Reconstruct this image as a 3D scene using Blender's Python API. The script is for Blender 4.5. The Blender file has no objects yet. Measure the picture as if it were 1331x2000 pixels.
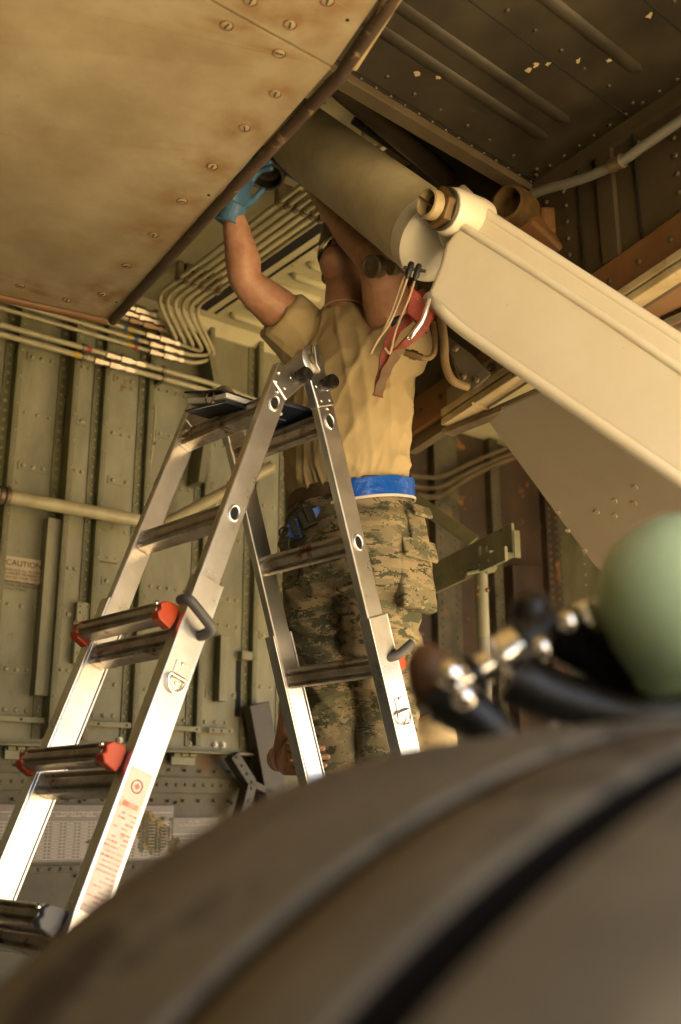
import bpy, bmesh, math, random
from mathutils import Vector as V, Matrix, noise as mnoise
random.seed(7)
S = bpy.context.scene
COL = S.collection

# ------------------------------------------------------------------ camera
CAM_Z = 1.1; FPX = 2100.0; PCX, PCY = 665.5, 1000.0
PITCH = math.atan(600 / 2100)
cd = bpy.data.cameras.new('camera'); cam = bpy.data.objects.new('camera', cd); COL.objects.link(cam)
cam.location = (0, 0, CAM_Z); cam.rotation_euler = (math.pi / 2 + PITCH, 0, 0)
cd.sensor_fit = 'VERTICAL'; cd.sensor_height = 36; cd.sensor_width = 24; cd.lens = 36 * FPX / 2000
cd.clip_start = 0.02; cd.clip_end = 5000
cd.dof.use_dof = True; cd.dof.focus_distance = 2.78; cd.dof.aperture_fstop = 2.7; cd.dof.aperture_blades = 9
S.camera = cam

# ------------------------------------------------------------------ light
SUN_EL, SUN_AZ = math.radians(62), math.radians(132)      # azimuth clockwise from +Y: behind the camera, to its right
w = bpy.data.worlds.new('World'); S.world = w; w.use_nodes = True
nt = w.node_tree; bg = nt.nodes['Background']
sky = nt.nodes.new('ShaderNodeTexSky'); sky.sky_type = 'NISHITA'; sky.sun_disc = False
sky.sun_elevation = SUN_EL; sky.sun_rotation = SUN_AZ; sky.dust_density = 3.0; sky.air_density = 1.0
nt.links.new(sky.outputs[0], bg.inputs[0]); bg.inputs[1].default_value = 0.09
ld = bpy.data.lights.new('sun', 'SUN'); ld.energy = 5.0; ld.angle = math.radians(0.5); ld.color = (1, .87, .66)
sun = bpy.data.objects.new('sun', ld); COL.objects.link(sun)
sd = V((math.sin(SUN_AZ) * math.cos(SUN_EL), math.cos(SUN_AZ) * math.cos(SUN_EL), math.sin(SUN_EL)))
sun.rotation_euler = (-sd).to_track_quat('-Z', 'Y').to_euler(); sun.location = (3, -4, 6)
S.view_settings.view_transform = 'Standard'; S.view_settings.look = 'None'
S.view_settings.exposure = 2.82; S.view_settings.gamma = 1.0
S.render.engine = 'CYCLES'; S.cycles.use_denoising = True
S.cycles.max_bounces = 8; S.cycles.diffuse_bounces = 2; S.cycles.caustics_reflective = False
S.cycles.sample_clamp_indirect = 6

# ------------------------------------------------------------------ measuring helpers (real metres)
_c, _s = math.cos(PITCH), math.sin(PITCH)
def ray(px, py):
    dx, dy = px - PCX, PCY - py
    return V((dx, FPX * _c - dy * _s, FPX * _s + dy * _c))
O = V((0, 0, CAM_Z))
def atY(px, py, Y): r = ray(px, py); return O + r * (Y / r.y)
def atZ(px, py, z): r = ray(px, py); return O + r * ((z - CAM_Z) / r.z)
def atP(px, py, p, n): r = ray(px, py); return O + r * ((p - O).dot(n) / r.dot(n))
AZ = math.radians(52)
E1 = V((math.sin(AZ), math.cos(AZ), 0)); E2 = V((-math.cos(AZ), math.sin(AZ), 0)); UZ = V((0, 0, 1))
ZC = 3.25
PW = V((-.279, 4.69, 0))
def A(u, v, z): return PW + E1 * u - E2 * v + UZ * z      # u along bay wall, v out from it, z up
def wp(px, py, v=0): return atP(px, py, PW - E2 * v, E2)
def uvz(p): q = p - PW; return q.dot(E1), -q.dot(E2), p.z

# ------------------------------------------------------------------ materials
MATS = {}
def mat(name, c1, c2=None, scale=6, rough=.6, metal=0, bump=0, bscale=60, c3=None, spot=None, sscale=14, sth=.66,
        rvar=.12, stretch=None, spec=.5, coat=0, sss=0, stain=None):
    m = bpy.data.materials.new(name); m.use_nodes = True; N = m.node_tree.nodes; L = m.node_tree.links
    b = N['Principled BSDF']; b.inputs['Roughness'].default_value = rough; b.inputs['Metallic'].default_value = metal
    b.inputs['Specular IOR Level'].default_value = spec; b.inputs['Coat Weight'].default_value = coat
    if sss: b.inputs['Subsurface Weight'].default_value = sss; b.inputs['Subsurface Radius'].default_value = (.012, .004, .002)
    tc = N.new('ShaderNodeTexCoord'); mp = N.new('ShaderNodeMapping'); L.new(tc.outputs['Object'], mp.inputs[0])
    if stretch: mp.inputs['Scale'].default_value = stretch
    nz = N.new('ShaderNodeTexNoise'); nz.inputs['Scale'].default_value = scale; nz.inputs['Detail'].default_value = 7
    nz.inputs['Roughness'].default_value = .62; L.new(mp.outputs[0], nz.inputs['Vector'])
    cr = N.new('ShaderNodeValToRGB'); e = cr.color_ramp.elements
    e[0].position = .36; e[0].color = (*(c2 or c1), 1); e[1].position = .64; e[1].color = (*c1, 1)
    if c3: x = e.new(.3); x.color = (*c3, 1)
    L.new(nz.outputs['Fac'], cr.inputs[0]); col = cr.outputs[0]
    if spot:
        n2 = N.new('ShaderNodeTexNoise'); n2.inputs['Scale'].default_value = sscale; n2.inputs['Detail'].default_value = 5
        n2.inputs['Roughness'].default_value = .7; L.new(tc.outputs['Object'], n2.inputs['Vector'])
        r2 = N.new('ShaderNodeValToRGB'); r2.color_ramp.elements[0].position = sth; r2.color_ramp.elements[1].position = sth + .07
        L.new(n2.outputs['Fac'], r2.inputs[0])
        mx = N.new('ShaderNodeMixRGB'); mx.inputs[2].default_value = (*spot, 1); L.new(r2.outputs[0], mx.inputs[0]); L.new(col, mx.inputs[1]); col = mx.outputs[0]
    if stain:
        at = N.new('ShaderNodeAttribute'); at.attribute_name = 'stain'
        n3 = N.new('ShaderNodeTexNoise'); n3.inputs['Scale'].default_value = 16; n3.inputs['Detail'].default_value = 6; L.new(tc.outputs['Object'], n3.inputs['Vector'])
        ml = N.new('ShaderNodeMath'); ml.operation = 'MULTIPLY'; L.new(at.outputs['Fac'], ml.inputs[0])
        mr = N.new('ShaderNodeMapRange'); mr.inputs[1].default_value = .3; mr.inputs[2].default_value = .62; L.new(n3.outputs['Fac'], mr.inputs[0]); L.new(mr.outputs[0], ml.inputs[1])
        mx = N.new('ShaderNodeMixRGB'); mx.inputs[2].default_value = (*stain, 1); L.new(ml.outputs[0], mx.inputs[0]); L.new(col, mx.inputs[1]); col = mx.outputs[0]
    L.new(col, b.inputs['Base Color'])
    if rvar:
        mr = N.new('ShaderNodeMapRange'); mr.inputs[3].default_value = max(0, rough - rvar); mr.inputs[4].default_value = min(1, rough + rvar)
        L.new(nz.outputs['Fac'], mr.inputs[0]); L.new(mr.outputs[0], b.inputs['Roughness'])
    if bump:
        nb = N.new('ShaderNodeTexNoise'); nb.inputs['Scale'].default_value = bscale; nb.inputs['Detail'].default_value = 4; L.new(mp.outputs[0], nb.inputs['Vector'])
        bp = N.new('ShaderNodeBump'); bp.inputs['Strength'].default_value = bump; bp.inputs['Distance'].default_value = .01
        L.new(nb.outputs['Fac'], bp.inputs['Height']); L.new(bp.outputs[0], b.inputs['Normal'])
    MATS[name] = m; return m

mat('concrete', (.58, .46, .28), (.50, .385, .22), 2, .9, bump=.2)
mat('primer', (.29, .28, .178), (.175, .168, .098), 6, .5, bump=.08, spot=(.17, .10, .04), sscale=9, sth=.635, stretch=(1, 1, .4))
mat('rivet', (.34, .33, .19), (.24, .23, .13), 30, .35)
mat('primer_rib', (.20, .195, .105), (.14, .135, .07), 7, .5, bump=.05, spot=(.15, .09, .04), sscale=12, sth=.66)
mat('primer_dark', (.135, .12, .068), (.075, .065, .036), 6, .55, bump=.08, spot=(.15, .07, .02), sscale=8, sth=.6)
mat('ceiling_cream', (.56, .51, .32), (.46, .42, .24), 4, .5, bump=.04, spot=(.42, .33, .06), sscale=6, sth=.63)
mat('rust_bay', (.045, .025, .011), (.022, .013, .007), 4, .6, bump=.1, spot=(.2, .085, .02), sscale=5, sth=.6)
mat('belly_paint', (.44, .375, .25), (.31, .25, .155), 3.2, .48, bump=.04, spot=(.27, .19, .10), sscale=13, sth=.66, stain=(.22, .115, .035))
mat('seal_rubber', (.085, .055, .035), (.05, .032, .022), 10, .6, bump=.15, spot=(.30, .22, .12), sscale=18, sth=.6)
mat('lip_cream', (.52, .43, .26), (.38, .29, .15), 9, .5, spot=(.2, .11, .04), sscale=20, sth=.62)
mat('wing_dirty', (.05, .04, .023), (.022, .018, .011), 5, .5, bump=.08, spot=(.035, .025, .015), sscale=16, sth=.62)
mat('wall_dirty', (.10, .075, .04), (.06, .045, .024), 4, .55, bump=.08, spot=(.05, .03, .018), sscale=22, sth=.62)
mat('brown_rail', (.22, .11, .04), (.15, .07, .025), 6, .5, bump=.05)
mat('arm_cream', (.86, .81, .68), (.79, .72, .56), 3, .32, bump=.015, spot=(.40, .24, .10), sscale=38, sth=.70, coat=.25, stain=(.42, .24, .08))
mat('strut_paint', (.60, .53, .35), (.40, .34, .20), 5, .42, bump=.03, spot=(.2, .14, .07), sscale=7, sth=.66)
mat('brass', (.22, .135, .05), (.11, .065, .025), 12, .45, .4, bump=.1)
mat('old_steel', (.25, .2, .13), (.12, .09, .055), 14, .45, .6, bump=.1)
mat('taupe_panel', (.34, .30, .23), (.29, .25, .185), 2.5, .42, bump=.02, spot=(.2, .15, .09), sscale=40, sth=.72)
mat('tube_paint', (.44, .40, .24), (.33, .29, .17), 9, .4, spot=(.2, .12, .05), sscale=25, sth=.66)
mat('fitting', (.42, .38, .3), (.25, .2, .13), 30, .35, .7)
mat('band_blue', (.02, .07, .16), None, 5, .5); mat('band_yellow', (.5, .33, .03), None, 5, .5); mat('band_red', (.32, .03, .03), None, 5, .5)
mat('aluminium', (.80, .79, .77), (.66, .65, .62), 10, .30, 1, bump=.02, bscale=40, stretch=(1, 1, 1), rvar=.1, spot=(.4, .38, .35), sscale=26, sth=.72)
mat('aluminium_rung', (.56, .52, .46), (.34, .29, .22), 16, .42, .85, bump=.06, spot=(.2, .11, .04), sscale=14, sth=.57)
mat('orange_plastic', (.62, .085, .02), (.52, .06, .015), 8, .4)
mat('black_plastic', (.012, .011, .010), (.007, .007, .006), 20, .45, bump=.08)
mat('grey_plastic', (.11, .11, .11), (.08, .08, .08), 20, .5)
mat('hole_dark', (.008, .007, .006), None, 5, .9)
mat('sticker', (.78, .72, .62), (.74, .62, .5), 20, .4, spot=(.7, .4, .25), sscale=30, sth=.6)
mat('sticker_red', (.60, .17, .09), (.70, .48, .36), 40, .45)
mat('navy', (.01, .016, .035), (.014, .022, .045), 10, .35); mat('paper', (.72, .72, .74), (.6, .6, .63), 8, .8)
mat('shirt', (.54, .43, .25), (.48, .38, .215), 10, .9, bump=.12, bscale=500, spec=.2)
mat('skin', (.60, .34, .22), (.48, .235, .145), 22, .45, bump=.12, bscale=160, sss=.12, spot=(.36, .14, .08), sscale=45, sth=.66)
mat('lip_skin', (.30, .10, .07), None, 10, .5)
mat('skin_hair', (.05, .03, .02), None, 10, .8)
mat('glove', (.10, .23, .40), (.075, .185, .33), 20, .42, bump=.12, bscale=70)
mat('cap_cloth', (.52, .45, .25), (.44, .38, .2), 30, .85, bump=.2, bscale=300)
mat('lens', (.42, .36, .2), None, 5, .15)
mat('belt_blue', (.0, .12, .72), (.0, .08, .55), 9, .22, bump=.5, bscale=45, coat=.6)
mat('belt_white', (.75, .72, .66), None, 5, .4); mat('belt_silver', (.6, .6, .6), (.4, .4, .4), 20, .3, .6, bump=.2)
mat('webbing', (.16, .10, .055), (.12, .075, .04), 40, .9)
mat('boot', (.3, .22, .12), (.25, .18, .1), 10, .8)
mat('tyre', (.235, .205, .14), (.145, .125, .088), 5, .9, bump=.1, spot=(.085, .072, .055), sscale=5, sth=.54, spec=.1)
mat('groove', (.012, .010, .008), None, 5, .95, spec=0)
mat('green_plastic', (.44, .60, .38), (.40, .55, .34), 4, .4); mat('chrome', (.9, .88, .85), None, 5, .12, 1, rvar=0)
mat('brown_boot', (.13, .06, .022), (.10, .045, .016), 5, .55)
mat('red_strap', (.30, .032, .015), (.13, .02, .01), 18, .6, bump=.2, spot=(.4, .3, .2), sscale=40, sth=.62)
mat('wire', (.45, .36, .22), (.3, .2, .12), 20, .5); mat('hose_tan', (.33, .23, .11), (.24, .155, .07), 16, .6)
mat('placard_cream', (.50, .42, .28), (.44, .36, .23), 20, .5); mat('ink', (.05, .035, .02), None, 5, .7)
mat('placard_grey', (.25, .215, .195), (.21, .175, .155), 12, .45); mat('ink_pale', (.55, .5, .42), None, 5, .6)
mat('peel', (.16, .14, .07), (.05, .04, .025), 24, .7, bump=.3, spot=(.4, .28, .06), sscale=30, sth=.55)
mat('frame_dark', (.075, .066, .05), (.045, .04, .03), 8, .5, spot=(.2, .17, .11), sscale=14, sth=.66)
mat('post_dark', (.075, .066, .038), (.035, .03, .018), 8, .5, bump=.1, spot=(.13, .07, .02), sscale=10, sth=.6)
mat('post_grey', (.2, .19, .16), None, 9, .5)

def camo(name):
    m = bpy.data.materials.new(name); m.use_nodes = True; N = m.node_tree.nodes; L = m.node_tree.links; b = N['Principled BSDF']
    b.inputs['Roughness'].default_value = .9; b.inputs['Specular IOR Level'].default_value = .15
    tc = N.new('ShaderNodeTexCoord')
    sn = N.new('ShaderNodeVectorMath'); sn.operation = 'SNAP'; sn.inputs[1].default_value = (.0036, .0036, .0036); L.new(tc.outputs['Object'], sn.inputs[0])
    def layer(scale, st, seed, th):
        mp = N.new('ShaderNodeMapping'); mp.inputs['Scale'].default_value = st; mp.inputs['Location'].default_value = (seed, seed * .7, seed * 1.3); mp.inputs['Rotation'].default_value = (.12, .1, .2)
        L.new(sn.outputs[0], mp.inputs[0]); n = N.new('ShaderNodeTexNoise'); n.inputs['Scale'].default_value = scale; n.inputs['Detail'].default_value = 4; n.inputs['Roughness'].default_value = .6; n.inputs['Distortion'].default_value = 1.1
        L.new(mp.outputs[0], n.inputs['Vector']); r = N.new('ShaderNodeMath'); r.operation = 'GREATER_THAN'; r.inputs[1].default_value = th; L.new(n.outputs['Fac'], r.inputs[0]); return r.outputs[0]
    base = (.25, .215, .135, 1); prev = None
    for scale, st, seed, th, col in ((6.5, (1, 1, 2.8), 3, .5, (.15, .148, .095, 1)), (8.5, (1, 1, 3.2), 11, .55, (.34, .275, .17, 1)), (8, (1, 1, 3.2), 23, .58, (.085, .09, .058, 1)), (16, (1, 1, 3.4), 31, .6, (.36, .285, .175, 1)), (15, (1, 1, 3.4), 47, .63, (.08, .08, .05, 1))):
        mx = N.new('ShaderNodeMixRGB'); L.new(layer(scale, st, seed, th), mx.inputs[0]); mx.inputs[2].default_value = col
        if prev: L.new(prev, mx.inputs[1])
        else: mx.inputs[1].default_value = base
        prev = mx.outputs[0]
    L.new(prev, b.inputs['Base Color'])
    nb = N.new('ShaderNodeTexNoise'); nb.inputs['Scale'].default_value = 500; L.new(tc.outputs['Object'], nb.inputs['Vector'])
    bp = N.new('ShaderNodeBump'); bp.inputs['Strength'].default_value = .12; L.new(nb.outputs['Fac'], bp.inputs['Height']); L.new(bp.outputs[0], b.inputs['Normal'])
    MATS[name] = m
camo('camo')

# ------------------------------------------------------------------ mesh helpers
def frame(d):
    d = d.normalized(); a = UZ if abs(d.z) < .9 else V((1, 0, 0))
    x = d.cross(a).normalized(); return x, d.cross(x).normalized(), d
class MB:
    def __init__(s): s.v = []; s.f = []
    def add(s, vs, fs):
        o = len(s.v); s.v += [V(p) for p in vs]; s.f += [tuple(i + o for i in f) for f in fs]; return s
    def hexa(s, p):   # 8 corners: 0-3 bottom ring, 4-7 top ring
        return s.add(p, [(3, 2, 1, 0), (4, 5, 6, 7), (0, 1, 5, 4), (1, 2, 6, 5), (2, 3, 7, 6), (3, 0, 4, 7)])
    def box(s, c, x, y, z):   # centre and three half-axis vectors
        return s.hexa([c - x - y - z, c + x - y - z, c + x + y - z, c - x + y - z, c - x - y + z, c + x - y + z, c + x + y + z, c - x + y + z])
    def bar(s, a, b, x, y):   # box from a to b with half-axis vectors x, y
        return s.hexa([a - x - y, a + x - y, a + x + y, a - x + y, b - x - y, b + x - y, b + x + y, b - x + y])
    def prism(s, poly, ext):
        n = len(poly); vs = list(poly) + [p + ext for p in poly]
        return s.add(vs, [tuple(range(n))[::-1], tuple(range(n, 2 * n))] + [(i, (i + 1) % n, n + (i + 1) % n, n + i) for i in range(n)])
    def rings(s, R, cap=True):
        n = len(R[0]); vs = [p for r in R for p in r]; fs = []
        for k in range(len(R) - 1):
            for i in range(n):
                j = (i + 1) % n; fs.append((k * n + i, k * n + j, (k + 1) * n + j, (k + 1) * n + i))
        if cap: fs += [tuple(range(n))[::-1], tuple((len(R) - 1) * n + i for i in range(n))]
        return s.add(vs, fs)
    def tube(s, pts, r, n=10, cap=True):
        pts = [V(p) for p in pts]; R = []; x = None
        rs = r if isinstance(r, (list, tuple)) else [r] * len(pts)
        for i, p in enumerate(pts):
            d = (pts[min(i + 1, len(pts) - 1)] - pts[max(i - 1, 0)]).normalized()
            if x is None: x = frame(d)[0]
            x = (x - d * x.dot(d)).normalized(); y = d.cross(x)
            R.append([p + (x * math.cos(t) + y * math.sin(t)) * rs[i] for t in [2 * math.pi * k / n for k in range(n)]])
        return s.rings(R, cap)
    def lathe(s, o, d, prof, n=20, cap=True):    # prof: (radius, distance along d)
        x, y, d = frame(d)
        return s.rings([[o + d * h + (x * math.cos(t) + y * math.sin(t)) * r for t in [2 * math.pi * k / n for k in range(n)]] for r, h in prof], cap)
    def ball(s, c, rx, ry=None, rz=None, ax=None, n=16, m=10):
        ry = ry or rx; rz = rz or rx; X, Y, Z = ax or (V((1, 0, 0)), V((0, 1, 0)), UZ)
        R = []
        for k in range(1, m):
            a = math.pi * k / m - math.pi / 2
            R.append([c + X * (rx * math.cos(a) * math.cos(t)) + Y * (ry * math.cos(a) * math.sin(t)) + Z * (rz * math.sin(a)) for t in [2 * math.pi * i / n for i in range(n)]])
        return s.rings(R)
    def torus(s, c, x, y, R, r, n=24, m=8, sy=1):
        z = x.cross(y).normalized(); rr = []
        for k in range(n):
            t = 2 * math.pi * k / n; d = x * math.cos(t) + y * math.sin(t); p = c + x * (R * math.cos(t)) + y * (R * sy * math.sin(t))
            rr.append([p + (d * math.cos(a) + z * math.sin(a)) * r for a in [2 * math.pi * i / m for i in range(m)]])
        rr.append(rr[0]); return s.rings(rr, False)
    def rivet(s, p, n, r=.007):
        x, y, n = frame(n); k = 7; ts = [2 * math.pi * i / k for i in range(k)]
        return s.rings([[p + (x * math.cos(t) + y * math.sin(t)) * r * a + n * r * b for t in ts] for a, b in ((1, -.2), (.85, .4), (.42, .68))])
    def rivets(s, a, b, step, n, r=.007, jit=.0):
        L = (b - a).length; m = max(1, int(L / step))
        for i in range(m + 1): s.rivet(a.lerp(b, i / m) + V((random.uniform(-jit, jit), random.uniform(-jit, jit), random.uniform(-jit, jit))), n, r)
        return s
    def build(s, name, m, parent=None, smooth=False, bevel=0, seg=2, kind=None):
        me = bpy.data.meshes.new(name); root = parent
        o = V((0, 0, 0))
        while root: o = o + root.location; root = root.parent
        me.from_pydata([p - o for p in s.v], [], s.f); me.materials.append(MATS[m])
        bm = bmesh.new(); bm.from_mesh(me); bmesh.ops.recalc_face_normals(bm, faces=bm.faces); bm.to_mesh(me); bm.free()
        if smooth:
            for p in me.polygons: p.use_smooth = True
        ob = bpy.data.objects.new(name, me); COL.objects.link(ob); ob.parent = parent
        if bevel:
            b = ob.modifiers.new('bevel', 'BEVEL'); b.width = bevel; b.segments = seg; b.limit_method = 'ANGLE'; b.angle_limit = math.radians(40); b.harden_normals = False
        if smooth and smooth != 'all':
            me.set_sharp_from_angle(angle=math.radians(42))
        if kind: ob['kind'] = kind
        return ob
def thing(name, loc, label, cat, group=None):
    o = bpy.data.objects.new(name, None); COL.objects.link(o); o.location = loc; o.empty_display_size = .1
    o['label'] = label; o['category'] = cat
    if group: o['group'] = group
    return o
def tag(o, label, cat, group=None):
    o['label'] = label; o['category'] = cat
    if group: o['group'] = group
    return o
def fillet(pts, r, n=6):
    pts = [V(p) for p in pts]; out = [pts[0]]
    for i in range(1, len(pts) - 1):
        a, p, b = pts[i - 1], pts[i], pts[i + 1]; da = (a - p); db = (b - p)
        k = min(r, da.length * .48, db.length * .48); q0 = p + da.normalized() * k; q1 = p + db.normalized() * k
        for j in range(n + 1):
            t = j / n; out.append(q0 * (1 - t) ** 2 + p * (2 * t * (1 - t)) + q1 * t * t)
    out.append(pts[-1]); return out
def smoothpath(pts, n=6):
    pts = [V(p) for p in pts]; out = []
    for i in range(len(pts) - 1):
        p0, p1, p2, p3 = pts[max(i - 1, 0)], pts[i], pts[i + 1], pts[min(i + 2, len(pts) - 1)]
        for j in range(n):
            t = j / n; out.append(.5 * ((2 * p1) + (p2 - p0) * t + (2 * p0 - 5 * p1 + 4 * p2 - p3) * t * t + (3 * p1 - p0 - 3 * p2 + p3) * t ** 3))
    out.append(pts[-1]); return out
def fuse(mb, voxel, smooth=4, disp=None):      # one continuous surface from overlapping closed shapes
    me = bpy.data.meshes.new('tmp'); me.from_pydata([tuple(p) for p in mb.v], [], mb.f)
    bm = bmesh.new(); bm.from_mesh(me); bmesh.ops.recalc_face_normals(bm, faces=bm.faces); bm.to_mesh(me); bm.free()
    ob = bpy.data.objects.new('tmp', me); COL.objects.link(ob)
    r = ob.modifiers.new('r', 'REMESH'); r.mode = 'VOXEL'; r.voxel_size = voxel
    if smooth: q = ob.modifiers.new('s', 'SMOOTH'); q.iterations = smooth; q.factor = .5
    dg = bpy.context.evaluated_depsgraph_get(); dg.update()
    m2 = bpy.data.meshes.new_from_object(ob.evaluated_get(dg)); bpy.data.objects.remove(ob)
    out = MB()
    vs = [v.co.copy() for v in m2.vertices]; ns = [v.normal.copy() for v in m2.vertices]
    if disp: vs = [p + n * disp(p, n) for p, n in zip(vs, ns)]
    out.v = vs; out.f = [tuple(p.vertices) for p in m2.polygons]; bpy.data.meshes.remove(m2); return out
def text_mesh(body, size, mname, parent, o, x, y, name='lettering', align='CENTER'):
    cu = bpy.data.curves.new('t', 'FONT'); cu.body = body; cu.size = size; cu.align_x = align; cu.space_line = 1.0
    ob = bpy.data.objects.new('t', cu); COL.objects.link(ob); dg = bpy.context.evaluated_depsgraph_get(); dg.update()
    me = bpy.data.meshes.new_from_object(ob.evaluated_get(dg)); bpy.data.objects.remove(ob)
    mb = MB(); mb.v = [o + x * p.co.x + y * p.co.y for p in me.vertices]; mb.f = [tuple(p.vertices) for p in me.polygons]
    bpy.data.meshes.remove(me); return mb.build(name, mname, parent)

# ================================================================== GROUND
g = MB().add([V((-400, -400, 0)), V((400, -400, 0)), V((400, 400, 0)), V((-400, 400, 0))], [(0, 1, 2, 3)]).build('ground', 'concrete'); g['kind'] = 'structure'

# ================================================================== BAY WALL
WALL_N = -E2
zt = ZC; zl = wp(250, 1462).z                       # top and bottom edge of the olive wall
bw = thing('bay_wall', A(-.6, 0, zl), 'olive green riveted wall of the wheel bay with upright stiffeners', 'bay wall')
MB().hexa([A(-3.2, -.018, zl), A(.75, -.018, zl), A(.75, 0, zl), A(-3.2, 0, zl), A(-3.2, -.018, zt), A(.75, -.018, zt), A(.75, 0, zt), A(-3.2, 0, zt)]).build('skin', 'primer', bw)
rv = MB()
stiff = [(8, 900, .05), (118, 900, .075), (188, 900, .04), (278, 900, .035), (395, 900, .035), (497, 740, .04), (560, 740, .04)]
su = []
for px, py, dep in stiff:
    u = uvz(wp(px, py))[0]; su.append(u)
    m = MB()
    m.hexa([A(u, 0, zl + .02), A(u + .006, 0, zl + .02), A(u + .006, dep, zl + .02), A(u, dep, zl + .02), A(u, 0, zt - .01), A(u + .006, 0, zt - .01), A(u + .006, dep, zt - .01), A(u, dep, zt - .01)])
    m.hexa([A(u + .006, dep - .006, zl + .02), A(u + .024, dep - .006, zl + .02), A(u + .024, dep, zl + .02), A(u + .006, dep, zl + .02), A(u + .006, dep - .006, zt - .01), A(u + .024, dep - .006, zt - .01), A(u + .024, dep, zt - .01), A(u + .006, dep, zt - .01)])
    m.hexa([A(u - .034, 0, zl + .02), A(u, 0, zl + .02), A(u, .006, zl + .02), A(u - .034, .006, zl + .02), A(u - .034, 0, zt - .01), A(u, 0, zt - .01), A(u, .006, zt - .01), A(u - .034, .006, zt - .01)])
    m.build('stiffener', 'primer_rib', bw, bevel=.0015)
    rv.rivets(A(u - .018, .006, zl + .06), A(u - .018, .006, zt - .05), .038, WALL_N, .0085)
    rv.rivets(A(u + .015, dep, zl + .06), A(u + .015, dep, zt - .05), .11, WALL_N, .005)
su = [su[0] - .38, su[0] - .19] + su
for i in range(len(su) - 1):                         # straps and rivet rows between the stiffeners
    a, b = su[i] + .055, su[i + 1] - .05
    if b - a < .04: continue
    for k, z in enumerate((1.62, 1.86, 2.02, 2.24, 2.43, 2.66, 2.86)):
        z += random.uniform(-.03, .03)
        if (k + i) % 2 == 0:
            MB().hexa([A(a, 0, z - .016), A(b, 0, z - .016), A(b, .004, z - .016), A(a, .004, z - .016), A(a, 0, z + .016), A(b, 0, z + .016), A(b, .004, z + .016), A(a, .004, z + .016)]).build('strap', 'primer', bw, bevel=.001)
            rv.rivets(A(a + .02, .004, z), A(b - .02, .004, z), .038, WALL_N, .010)
        else: rv.rivets(A(a + .01, 0, z), A(b - .01, 0, z), .04, WALL_N, .009, .001)
# lower tabs and bottom lip
MB().hexa([A(-3.2, 0, zl - .01), A(.75, 0, zl - .01), A(.75, .05, zl - .01), A(-3.2, .05, zl - .01), A(-3.2, 0, zl), A(.75, 0, zl), A(.75, .05, zl), A(-3.2, .05, zl)]).build('bottom_lip', 'primer_rib', bw, bevel=.002)
rv2 = MB()
for x0, x1 in ((-30, 108), (125, 256), (272, 392), (408, 456)):
    p, q = wp(x0, 1402, .03), wp(x1, 1404 + (x1 - x0) * .05, .03); z = zl + .085
    a, b = uvz(p)[0], uvz(q)[0]
    MB().hexa([A(a, .03, z - .011), A(b, .03, z - .011), A(b, .036, z - .011), A(a, .036, z - .011), A(a, .03, z + .011), A(b, .03, z + .011), A(b, .036, z + .011), A(a, .036, z + .011)]).build('tab_strip', 'primer', bw, bevel=.003)
    MB().box(A((a + b) / 2, .016, z), E1 * .01, E2 * .0155, UZ * .006).build('tab_standoff', 'primer_rib', bw)
    for u in (a + .02, (a + b) / 2, b - .02): MB().lathe(A(u, .0361, z), WALL_N, [(.005, 0), (.005, .0008)], 10).build('tab_hole', 'hole_dark', bw)
    rv2.rivets(A(a, .0, z + .035), A(b - .02, .0, z + .035), .037, WALL_N, .010)
    for u in (a + .05, b - .03):
        MB().lathe(A(u, 0, zl + .03), WALL_N, [(.013, 0), (.013, .008), (.008, .008), (.007, .016)], 6).build('bolt', 'fitting', bw)
rv.build('rivets', 'rivet', bw, True, kind='stuff'); rv2.build('large_rivets', 'rivet', bw, True, kind='stuff')
# access cover plates
for (x0, y0, x1, y1, pc) in ((152, 1175, 232, 1303, (175, 1211)), (192, 1008, 232, 1100, (209, 1026))):
    a = uvz(wp(x0, y0, .03)); b = uvz(wp(x1, y1, .03)); m = MB()
    m.hexa([A(a[0], 0, b[2]), A(b[0], 0, b[2]), A(b[0], .03, b[2]), A(a[0], .03, b[2]), A(a[0], 0, a[2]), A(b[0], 0, a[2]), A(b[0], .03, a[2]), A(a[0], .03, a[2])])
    pl = m.build('cover_plate', 'primer', bw, bevel=.002)
    MB().lathe(wp(*pc, .03), WALL_N, [(.026, 0), (.026, .003), (.023, .003), (.022, .001)], 20).build('plug', 'primer', pl, True)
    r = MB()
    r.rivets(A(a[0] + .015, .03, a[2] - .015), A(b[0] - .015, .03, a[2] - .015), .03, WALL_N, .006); r.rivets(A(a[0] + .015, .03, b[2] + .015), A(b[0] - .015, .03, b[2] + .015), .03, WALL_N, .006); r.rivets(A(a[0] + .015, .03, b[2] + .04), A(a[0] + .015, .03, a[2] - .04), .04, WALL_N, .006)
    r.build('rivets', 'primer', pl, True, kind='stuff')
# channel beside the cover, recess at the right end of the wall
for (x0, x1, y0, y1, d, mt) in ((95, 104, 1010, 1360, .05, 'primer'), (432, 445, 1240, 1370, .05, 'primer')):
    a = uvz(wp(x0, y0, d)); b = uvz(wp(x1, y1, d))
    MB().hexa([A(a[0], .0, b[2]), A(b[0], .0, b[2]), A(b[0], d, b[2]), A(a[0], d, b[2]), A(a[0], .0, a[2]), A(b[0], .0, a[2]), A(b[0], d, a[2]), A(a[0], d, a[2])]).build('edge_channel', mt, bw, bevel=.002)
a = uvz(wp(462, 1290)); b = uvz(wp(494, 1402))
MB().hexa([A(a[0], .001, b[2]), A(b[0], .001, b[2]), A(b[0], .004, b[2]), A(a[0], .004, b[2]), A(a[0], .001, a[2]), A(b[0], .001, a[2]), A(b[0], .004, a[2]), A(a[0], .004, a[2])]).build('slot', 'hole_dark', bw)
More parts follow.
